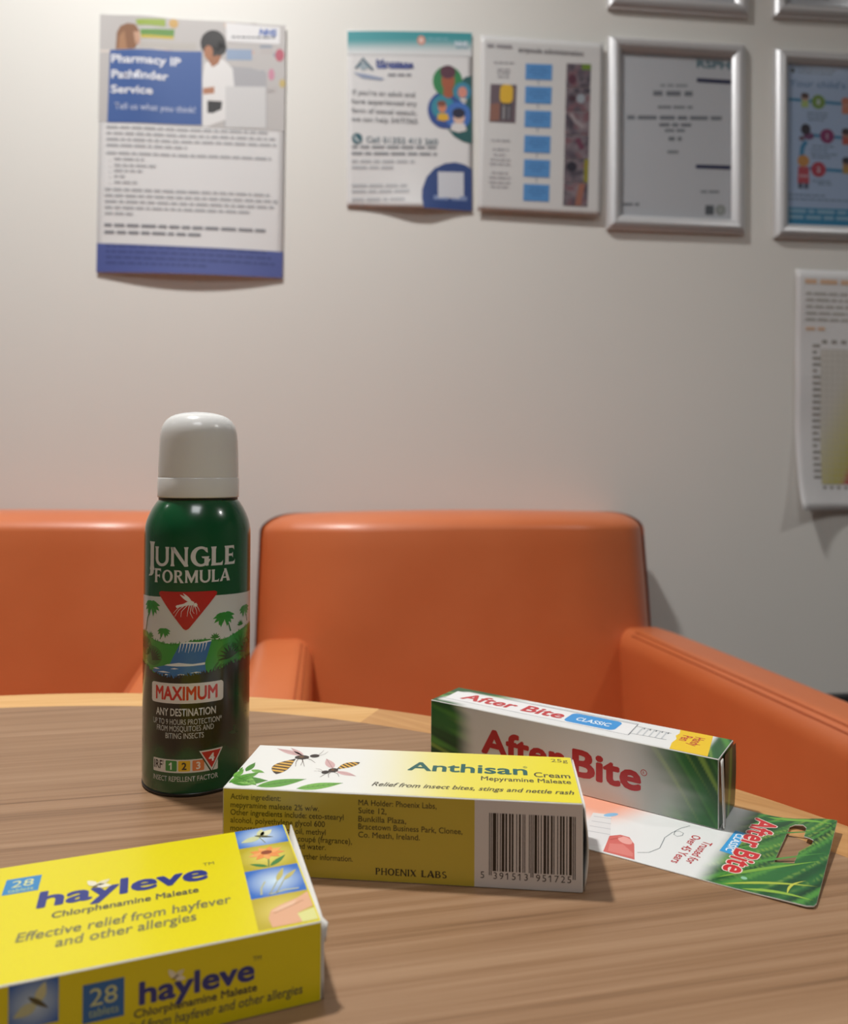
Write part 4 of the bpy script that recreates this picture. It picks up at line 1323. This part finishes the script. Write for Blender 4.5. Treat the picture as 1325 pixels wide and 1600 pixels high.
for i, (y, w_) in enumerate(((880, 170), (915, 235), (946, 160), (978, 60), (1012, 130))): P.bars(178, 178 + w_, y, 12, tc_, 40 + i, slope=.03); P.rect(152, y, 158, y + 6, tc_, 2)
for i, (y, f_, w_) in enumerate(((1052, 1, 935), (1086, 1, 985), (1120, 1, 960), (1154, .86, 960), (1188, .17, 960))): P.bars(125, 125 + w_, y, 13, tc_, 60 + i, f_, slope=.03)
for i, (y, w_) in enumerate(((1256, 915), (1296, 545))): P.bars(122, 122 + w_, y, 16, '#7c7d84', 80 + i, slope=.03)
P.build('body_print', mp, M_paperprint, pp, **CUT)
P = Print(tf)
P.poly([(80, 1352), (1138, 1392), (1135, 1540), (75, 1515)], '#4f5c9c', 2)
for i, (y, f_) in enumerate(((1372, .95), (1404, 1), (1436, 1), (1468, .6))): P.bars(130, 1090, y, 12, '#3c4880', 90 + i, f_, 3, slope=.036)
P.build('footer_strip', mp, M_paperprint, pp, **CUT)

# --- teal poster
tf = quad_tf((65, 92), (1042, 128), (1040, 1505), (60, 1485), 210, 297)
d2 = lambda a, b: 1.2 + 10.0 * math.exp(-((a - .56) / .26) ** 2) * (1 - b) ** 6 + 2.0 * math.sin(math.pi * a) * b ** 4
po, pp, mp = sheet('paper_poster', -0.1312, 0.5872, 210, 297, 'paper poster with teal heading and round cartoon faces, second from the left', 'poster', d2, R(-0.2))
P = Print(tf)
ta, tb = srgb('#3d9aa2'), srgb('#dde0e2')
P.grid(66, 100, 1040, 285, 20, 12, lambda x, y: mix(ta, tb, sstep(150, 275, y - 10 + .02 * x)), 1)
P.ell(640, 168, 32, 36, '#d7907c', 2); P.ell(640, 168, 16, 20, '#e6d0c8', 2.4)
P.bars(690, 850, 160, 12, '#7fb5c2', 5, 1, 2)
P.text('NHS', 905, 205, 36, '#d8e4f0', x1=1000, bold=0.05, layer=3, slant=.15)
P.bars(915, 1010, 222, 9, '#4c8fa6', 6, 1, 2)
P.build('heading_print', mp, M_paperprint, pp, **CUT)
P = Print(tf)
P.line([(130, 395), (185, 315), (262, 405)], 20, '#4a6678', 2); P.line([(150, 380), (190, 345), (235, 392)], 14, '#8fa2ae', 2); P.ell(190, 385, 26, 22, '#9fb0ba', 2.2)
P.poly([(110, 425), (220, 440), (350, 470), (330, 485), (180, 470)], '#8f9cb8', 2)
P.text('Montana', 290, 375, 54, '#2d3f86', x1=580, bold=0.03, layer=3)
P.bars(295, 580, 392, 30, '#5b6aa6', 8, 1, 2); P.bars(380, 580, 450, 18, '#7d7f88', 9, 1, 2)
P.build('clinic_logo', mp, M_paperprint, pp, **CUT)
P = Print(tf)
tx = '#7b7d82'
for s, x0, x1, y in (('If you’re an adult and', 105, 590, 598), ('have experienced any', 100, 605, 668), ('form of sexual assault,', 98, 603, 740), ('we can help 24/7/365', 95, 610, 808)):
    P.text(s.replace('’', "'"), x0, y, 38, tx, x1=x1, layer=3, bold=0.012)
P.build('help_lettering', mp, M_paperprint, pp, **CUT)
P = Print(tf)
P.ell(140, 945, 42, 44, '#35616d', 2); P.line([(122, 925), (130, 950), (155, 968)], 14, '#c9d2d6', 3)
P.text('Call 01352 413 260', 210, 972, 44, '#5f7480', x1=770, layer=3, bold=0.014)
for i, (y, w_, c) in enumerate(((1020, 660, '#8b8d92'), (1072, 665, '#8b8d92'), (1134, 490, '#b5b7bb'), (1182, 330, '#b5b7bb'), (1325, 465, '#b9bbbf'), (1370, 455, '#b9bbbf'), (1435, 440, '#b9bbbf'))):
    P.bars(98, 98 + w_, y, 22, c, 100 + i)
P.build('body_print', mp, M_paperprint, pp, **CUT)
P = Print(tf)
P.poly([(1040, 440), (985, 450), (960, 480), (1000, 640), (870, 820)] + [(850, 860), (900, 920), (970, 958), (1041, 975)], '#1f5a5c', 2)
P.ell(848, 485, 118, 122, '#2f8550', 2.4)
P.ell(830, 710, 140, 148, '#2b4b92', 2.2)
P.ell(812, 690, 92, 96, '#2f8ba0', 3)
P.ell(930, 755, 104, 108, '#3f70bd', 3.4)
P.ell(965, 565, 72, 74, '#3a86a6', 3.4)
P.ell(852, 480, 52, 84, '#a4593c', 4); P.ell(850, 412, 62, 52, '#5a3344', 4.2, a0=0, a1=360); P.poly([(815, 545), (885, 545), (890, 605), (850, 620), (815, 600)], '#a4593c', 4)
P.ell(966, 570, 36, 44, '#d58d7e', 4.2); P.poly([(940, 620), (1000, 620), (990, 640), (955, 640)], '#e0dcd8', 4.4)
P.ell(806, 690, 32, 44, '#cf8364', 4); P.ell(800, 662, 36, 24, '#7e4a3a', 4.3); P.poly([(765, 790), (775, 740), (845, 740), (862, 785), (820, 800)], '#dcae30', 4.2)
P.ell(938, 770, 46, 54, '#ddb9a6', 4.2); P.ell(935, 735, 52, 40, '#20243e', 4.5); P.poly([(868, 870), (885, 815), (980, 815), (1000, 870), (935, 888)], '#dcd9d8', 4.5)
P.build('faces_picture', mp, M_paperprint, pp, **CUT)
P = Print(tf)
P.poly([(1040, 1175), (985, 1140), (910, 1122), (830, 1132), (745, 1172), (680, 1245), (645, 1345), (642, 1420), (655, 1497), (1040, 1505)], '#2a4580', 2)
P.rect(770, 1200, 975, 1408, '#cdd0d8', 3)
P.bars(735, 1000, 1425, 34, '#7c8fb8', 12, 1, 3)
P.build('code_corner', mp, M_paperprint, pp, **CUT)

# --- laminated instruction sheet
M_lamin = new_mat('laminate', srgb('#d6d6d6'), 0.25)
tf = quad_tf((40, 92), (1037, 125), (1065, 1518), (65, 1515), 212, 299)
d3 = lambda a, b: 4.0 + 2.2 * (1 - b) + 1.5 * a
po, pp, mp = sheet('laminated_sheet', 0.0872, 0.5880, 213, 299, 'laminated instruction sheet with column of blue boxes, left of the silver frame', 'poster', d3, R(0.9), mat=M_lamin)
P = Print(tf)
P.text('Intramuscular', 95, 212, 42, '#7d7b80', x1=330, bold=0.03, layer=3) if False else P.bars(95, 335, 188, 26, '#98969b', 1, 1, 3, slope=.03)
P.text('ampoule administration', 350, 218, 40, '#77757a', x1=880, bold=0.02, layer=3)
P.build('title_lettering', mp, M_gloss_print, pp, **CUT)
for k, (y0, y1) in enumerate(((312, 440), (495, 632), (690, 825), (892, 1030), (1086, 1226), (1284, 1420))):
    P = Print(tf)
    dx = 6 * (k - 0)
    P.rect(412 + dx * .6, y0, 628 + dx * .4, y1, '#5b94cf', 2)
    P.bars(440 + dx, 600 + dx * .4, y0 + 40, 9, '#4a7ab4', 130 + k, .8, 3, 'c'); P.bars(440 + dx, 600 + dx * .4, y0 + 66, 9, '#4a7ab4', 140 + k, 1, 3, 'c'); P.bars(440 + dx, 600 + dx * .4, y0 + 92, 9, '#4a7ab4', 150 + k, .6, 3, 'c')
    if k < 5: P.line([(520 + dx * .5, y1), (520 + dx * .5, y1 + 40)], 8, '#8e97a8', 2)
    P.build('step_box', mp, M_gloss_print, pp, **CUT)
rn = random.Random(9)
for k in range(6):
    y0 = 298 + k * 192; y1 = y0 + 188
    x0, x1 = 745 + k * 2, 944 + k * 2
    P = Print(tf)
    pal = [srgb(c) for c in ('#57505c', '#6d6470', '#8a8086', '#7b5a62', '#4a4650', '#8f6f6c')]
    rn2 = k * 7.3
    def ph(x, y, rn2=rn2, pal=pal):
        a = noise.noise(Vector((x * .012, y * .012, rn2))); b = noise.noise(Vector((x * .02, y * .02, rn2 + 5)))
        c = mix(pal[0], pal[2], .5 + a); c = mix(c, pal[3], sstep(.1, .5, b)); return mix(c, pal[4], sstep(.1, .5, -b))
    P.grid(x0, y0, x1, y1, 10, 10, ph, 2)
    if k == 0: P.rect(870, 300, x1, 345, '#6f8a3a', 3); P.ell(795, 425, 34, 40, '#5c3a48', 3)
    if k == 1: P.ell(870, 580, 34, 38, '#9aa3ac', 3); P.ell(800, 580, 30, 26, '#4c3a44', 3)
    if k == 2: P.line([(790, 700), (830, 760), (900, 810)], 30, '#9b9296', 3)
    if k == 3: P.line([(850, 900), (900, 985)], 44, '#6b4254', 3)
    if k == 4: P.rect(918, 1066, x1, 1250, '#8f8a34', 3); P.ell(815, 1130, 44, 40, '#35343f', 3)
    if k == 5: P.poly([(880, 1262), (930, 1262), (900, 1440), (850, 1440)], '#9a6a5c', 3)
    P.build('step_photo', mp, M_gloss_print, pp, **CUT)
P = Print(tf)
P.rect(135, 488, 345, 795, '#6a5c64', 2)
P.poly([(140, 650), (215, 640), (215, 780), (140, 790)], '#8d6458', 2.6)
P.rrect(213, 488, 318, 640, 40, '#dcb23a', 3); P.rect(222, 640, 310, 775, '#4a474d', 3); P.rect(240, 660, 258, 770, '#9b989c', 3.4); P.rect(280, 660, 296, 770, '#85828a', 3.4)
P.build('ampoule_photo', mp, M_gloss_print, pp, **CUT)
P = Print(tf)
for i, (y, w_) in enumerate(((318, 160), (375, 100), (400, 100), (432, 90), (950, 155), (1022, 130), (1065, 110), (1105, 160), (1140, 170), (1212, 130), (1250, 170), (1290, 170), (1325, 140))):
    P.bars(235 - w_ / 2, 235 + w_ / 2, y, 13, '#a7a5aa', 160 + i)
P.build('side_notes', mp, M_gloss_print, pp, **CUT)

# --- silver snap frames
M_alu = new_mat('satin_aluminium', (0.74, 0.75, 0.77), 0.38, 0.45)
M_back = new_mat('frame_back', srgb('#8e9094'), 0.7)
M_cover = bpy.data.materials.new('clear_cover')
M_cover.use_nodes = True
_n, _l = M_cover.node_tree.nodes, M_cover.node_tree.links
_n.clear()
_tr = _n.new('ShaderNodeBsdfTransparent'); _tr.inputs[0].default_value = (0.93, 0.94, 0.955, 1)
_gl = _n.new('ShaderNodeBsdfGlossy'); _gl.inputs['Roughness'].default_value = 0.12
_lw = _n.new('ShaderNodeLayerWeight'); _lw.inputs[0].default_value = 0.5
_pw = _n.new('ShaderNodeMath'); _pw.operation = 'POWER'; _pw.inputs[1].default_value = 4.0
_l.new(_lw.outputs['Facing'], _pw.inputs[0])
_fr = _n.new('ShaderNodeMath'); _fr.operation = 'MULTIPLY_ADD'; _fr.inputs[1].default_value = 0.6; _fr.inputs[2].default_value = 0.03
_l.new(_pw.outputs[0], _fr.inputs[0])
_mx = _n.new('ShaderNodeMixShader')
_l.new(_fr.outputs[0], _mx.inputs[0]); _l.new(_tr.outputs[0], _mx.inputs[1]); _l.new(_gl.outputs[0], _mx.inputs[2])
_l.new(_mx.outputs[0], _n.new('ShaderNodeOutputMaterial').inputs[0])
def snap_frame(s, z, w, h, label, rz=0.0):
    """outer size in metres, lower left corner at s, z on the back wall"""
    t = empty('snap_frame', wallp(s, 0.0, TZ + z), WA, label, 'frame', 'silver snap frames')
    t.rotation_euler = (0, rz, WA)
    rw = 0.025
    prof = [(0.0, 0.0005), (0.0, 0.004), (0.0018, 0.0080), (0.006, 0.0118), (0.011, 0.0135), (0.016, 0.0128), (0.021, 0.0098), (0.0245, 0.0065), (rw, 0.0050), (rw, 0.0042)]
    corners = [(0, 0), (w, 0), (w, h), (0, h)]
    for k in range(4):
        a, b = corners[k], corners[(k + 1) % 4]
        dx, dz = (b[0] - a[0]), (b[1] - a[1])
        ln = math.hypot(dx, dz); dx, dz = dx / ln, dz / ln
        nx, nz = -dz, dx          # inwards
        vs_, fs = [], []
        for d, n_ in prof:
            vs_.append((a[0] + (dx + nx) * d, -n_, a[1] + (dz + nz) * d))
        for d, n_ in prof:
            vs_.append((b[0] + (-dx + nx) * d, -n_, b[1] + (-dz + nz) * d))
        m_ = len(prof)
        for i in range(m_ - 1):
            fs.append((i, i + 1, m_ + i + 1, m_ + i))
        fs.append(tuple(range(m_))); fs.append(tuple(range(m_, 2 * m_)))
        fs.append((0, m_, 2 * m_ - 1, m_ - 1))
        bm = bmesh.new()
        vv = [bm.verts.new(v) for v in vs_]
        for f in fs: bm.faces.new([vv[i] for i in f])
        o = bm_obj('frame_rail', bm, M_alu, t)
        md = o.modifiers.new('bevel', 'BEVEL'); md.width = 0.0004; md.segments = 1
    g = rw - 0.003
    bm_obj('back_board', box_bm(0.004, w - 0.004, -0.0018, -0.0004, 0.004, h - 0.004), M_back, t)
    ins = bm_obj('insert_sheet', box_bm(g, w - g, -0.0026, -0.0020, g, h - g), M_paper, t)
    bm_obj('clear_cover', box_bm(g, w - g, -0.0046, -0.0040, g, h - g), M_cover, t)
    iw, ih = (w - 2 * rw) * 1000, (h - 2 * rw) * 1000
    mp = lambda x, y, L: (rw + x / 1000, -(2.65 + 0.06 * L) / 1000, rw + y / 1000)
    return t, ins, mp, iw, ih
FW, FH = 0.2465, 0.3325
# certificate
t, ins, mp, iw, ih = snap_frame(0.3116, 0.5646, FW, FH, 'silver frame with white certificate and navy bars, right of the laminated sheet', R(0.25))
tf = quad_tf((125, 300), (692, 325), (692, 1172), (122, 1150), iw, ih)
P = Print(tf)
P.text('RSPH', 516, 372, 40, '#4d7c88', x1=684, bold=0.03, layer=2)
P.build('emblem_lettering', mp, M_paperprint, ins)
P = Print(tf)
P.poly([(514, 428), (692, 436), (692, 458), (514, 450)], '#2c3158', 2); P.build('navy_bar', mp, M_paperprint, ins)
P = Print(tf)
P.poly([(510, 882), (692, 886), (692, 908), (510, 902)], '#2c3158', 2)
P.build('navy_bar', mp, M_paperprint, ins)
P = Print(tf)
for i, (x0, x1, y, h_, c) in enumerate(((325, 485, 476, 14, '#a9adb1'), (288, 512, 524, 26, '#8b8f94'), (312, 492, 590, 15, '#9a9ea2'), (155, 645, 648, 20, '#8b8f94'), (320, 485, 684, 17, '#8b8f94'), (348, 452, 712, 15, '#93979c'), (368, 436, 758, 20, '#888c90'), (362, 442, 825, 16, '#94989c'), (536, 650, 1030, 12, '#94989c'), (132, 218, 1098, 14, '#888c90'))):
    P.bars(x0, x1, y, h_, c, 200 + i)
P.rrect(560, 1095, 605, 1145, 6, '#6a6e72', 2); P.ell(640, 1120, 26, 28, '#a3a6a0', 2); P.ell(640, 1120, 16, 18, '#b9bbb4', 2.5)
P.build('certificate_print', mp, M_paperprint, ins)
# vaccination chart
t, ins, mp, iw, ih = snap_frame(0.6119, 0.5594, FW, FH, 'silver frame with pale blue vaccination chart, cut by the right picture edge', R(0.1))
tf2 = lambda x, y: ((x - 205) / 4.852 * 1.152, ih - (y - 190) / 1212 * ih)
P = Print(tf2)
x_r = 205 + iw / 1.152 * 4.852
P.rect(205, 190, x_r, 1402, '#b7cbe6', 0)
P.rect(205, 1270, x_r, 1402, '#3f93bb', 1)
P.build('chart_ground', mp, M_paperprint, ins)
P = Print(tf2)
P.ell(247, 232, 20, 20, '#55606e', 2); P.bars(285, 585, 226, 10, '#7f8da0', 1); P.bars(285, 570, 250, 10, '#7f8da0', 2)
P.text("Your child's vaccines", 218, 352, 50, '#5b86b4', x1=x_r - 40, layer=3, bold=0.01)
for i, (x0, x1, y) in enumerate(((360, 520, 555), (360, 535, 580), (365, 500, 605), (400, 570, 805), (388, 530, 835), (388, 610, 865), (395, 540, 890), (400, 540, 1070), (440, 550, 1092), (210, 500, 1180), (210, 700, 1212))):
    P.bars(x0, x1, y, 11, '#7d90a8', 220 + i)
for i, (y, w_) in enumerate(((1310, 600), (1355, 560))): P.bars(220, 220 + w_, y, 26, '#9fc6da', 240 + i, 1, 3)
P.build('chart_print', mp, M_paperprint, ins)
P = Print(tf2)
P.line([(205, 452), (660, 468), (x_r - 120, 470)], 24, '#3f8fb8', 2); P.line([(400, 718), (x_r - 120, 735)], 24, '#3f8fb8', 2); P.line([(375, 970), (x_r - 120, 990)], 24, '#3f8fb8', 2)
P.line([(352, 765), (322, 815), (316, 880)], 34, '#3f8fb8', 2)
for cx, cy2, r_, c, tx_ in ((447, 462, 54, '#7ea046', '8'), (515, 720, 56, '#93386c', '1'), (448, 976, 58, '#c0495a', '2')):
    P.ell(cx, cy2, r_, r_, c, 3); P.text(tx_, cx, cy2 + 20, 38, '#dfe3ea', align='c', layer=4, bold=.02)
P.build('timeline_print', mp, M_paperprint, ins)
P = Print(tf2)
def done():
    global P
    P.build('child_picture', mp, M_paperprint, ins)
    P = Print(tf2)
def kid(cx, cy2, hair, skin, top, r_=34):
    P.poly([(cx - r_ * .9, cy2 + r_ * 2.6), (cx - r_ * .9, cy2 + r_ * .7), (cx + r_ * .9, cy2 + r_ * .7), (cx + r_ * .9, cy2 + r_ * 2.6)], top, 3)
    P.ell(cx, cy2, r_, r_ * 1.05, skin, 3.4); P.ell(cx, cy2 - r_ * .35, r_ * 1.05, r_ * .75, hair, 3.8)
    done()
kid(342, 430, '#5a4038', '#cfa894', '#b9cf7a', 30)
P.ell(348, 675, 38, 42, '#37303a', 3.6); P.ell(372, 725, 40, 28, '#7d4a74', 3.2); P.ell(318, 745, 22, 18, '#7a5f6c', 3.2); done()
P.ell(330, 915, 46, 44, '#d79a55', 3.6); P.poly([(290, 960), (372, 960), (376, 1085), (284, 1085)], '#c85560', 3.2); P.rect(296, 1020, 368, 1040, '#d9a8ae', 3.6); P.rect(290, 1085, 325, 1125, '#5c6478', 3); P.rect(335, 1085, 370, 1125, '#5c6478', 3); done()
kid(662, 455, '#cf7f62', '#d59a82', '#d98a6a', 34); kid(665, 690, '#4a3a3c', '#b98a78', '#c8604f', 34); kid(668, 910, '#3c3a44', '#b08a70', '#c09a55', 34)
# frames of the upper row
t, ins, mp, iw, ih = snap_frame(0.3126, 0.9460, FW + 0.006, FH, 'silver frame cut by the top edge, above the certificate', R(0.5))
P = Print(); P.bars(20, 150, 40, 4, '#8a8e92', 3); P.bars(20, 120, 60, 4, '#8a8e92', 4); P.build('notice_print', mp, M_paperprint, ins)
t, ins, mp, iw, ih = snap_frame(0.6105, 0.9480, FW, FH, 'silver frame at the top right corner, above the vaccination chart', R(-0.5))
P = Print(); P.bars(6, 80, 12, 6, '#6c6f74', 5); P.bars(6, 150, 30, 4, '#8a8e92', 6); P.build('notice_print', mp, M_paperprint, ins)

# --- growth chart, right edge
CWp, CHp = 297.0, 421.0
d4 = lambda a, b: 1.5 + 22.0 * max(0, 1 - a * 3.2) ** 1.6 * (1 - b) ** 7 + 7.0 * (1 - b) ** 9 + 2.0 * math.sin(9 * b) ** 2 * max(0, 1 - 4 * a)
po, pp, mp = sheet('weight_chart', 0.6486, 0.0850, CWp, CHp, 'paper weight chart with curled corner at the right picture edge', 'poster', d4, R(0.5))
tf3 = lambda x, y: ((x - 130) / 3.81 * 1.167, CHp - (y - 68) / 1440 * CHp)
P = Print(tf3)
P.text('Height and weight', 185, 178, 34, '#c98a5a', x1=760, layer=3, bold=.01) if False else P.bars(185, 760, 152, 28, '#d9b597', 3)
for i, y in enumerate((218, 256, 296, 336, 374)): P.bars(190, 840, y, 15, '#b1afaa', 260 + i, .95)
P.bars(192, 340, 432, 20, '#dab99d', 7)
P.build('heading_print', mp, M_paperprint, pp, **CUT)
P = Print(tf3)
ga, gb, gc, gd2 = srgb('#cfccc5'), srgb('#c6c08e'), srgb('#b9b36a'), srgb('#b4525a')
def heat(x, y):
    k = (x - 280) / 700 + (y - 560) / 1400
    c = mix(ga, gb, sstep(.25, .62, k)); c = mix(c, gc, sstep(.55, .72, k)); return mix(c, gd2, sstep(.72, .80, k))
P.grid(282, 545, 960, 1355, 24, 30, heat, 1)
P.build('colour_field', mp, M_paperprint, pp, **CUT)
P = Print(tf3)
for k in range(24): P.line([(282, 545 + k * 35.2), (960, 545 + k * 35.2)], 2.2, '#bab7b0', 2)
for k in range(20): P.line([(282 + k * 35.6, 545), (282 + k * 35.6, 1355)], 2.2, '#bab7b0', 2)
for k in range(22): P.bars(234, 282, 532 + k * 37.5, 16, '#98958f', 280 + k)
for k in range(10): P.bars(290 + k * 58, 322 + k * 58, 508, 20, '#98958f', 310 + k); P.bars(288 + k * 45, 312 + k * 45, 1382, 16, '#98958f', 330 + k)
P.bars(196, 212, 790, 16, '#bab7b0', 2)
P.build('grid_print', mp, M_paperprint, pp, **CUT)

# small print that nobody can read word by word
for o in bpy.data.objects:
    if o.type == 'MESH' and o.name.split('.')[0] in ('body_print', 'side_notes', 'certificate_print', 'chart_print', 'grid_print', 'notice_print', 'heading_print'):
        o['kind'] = 'stuff'
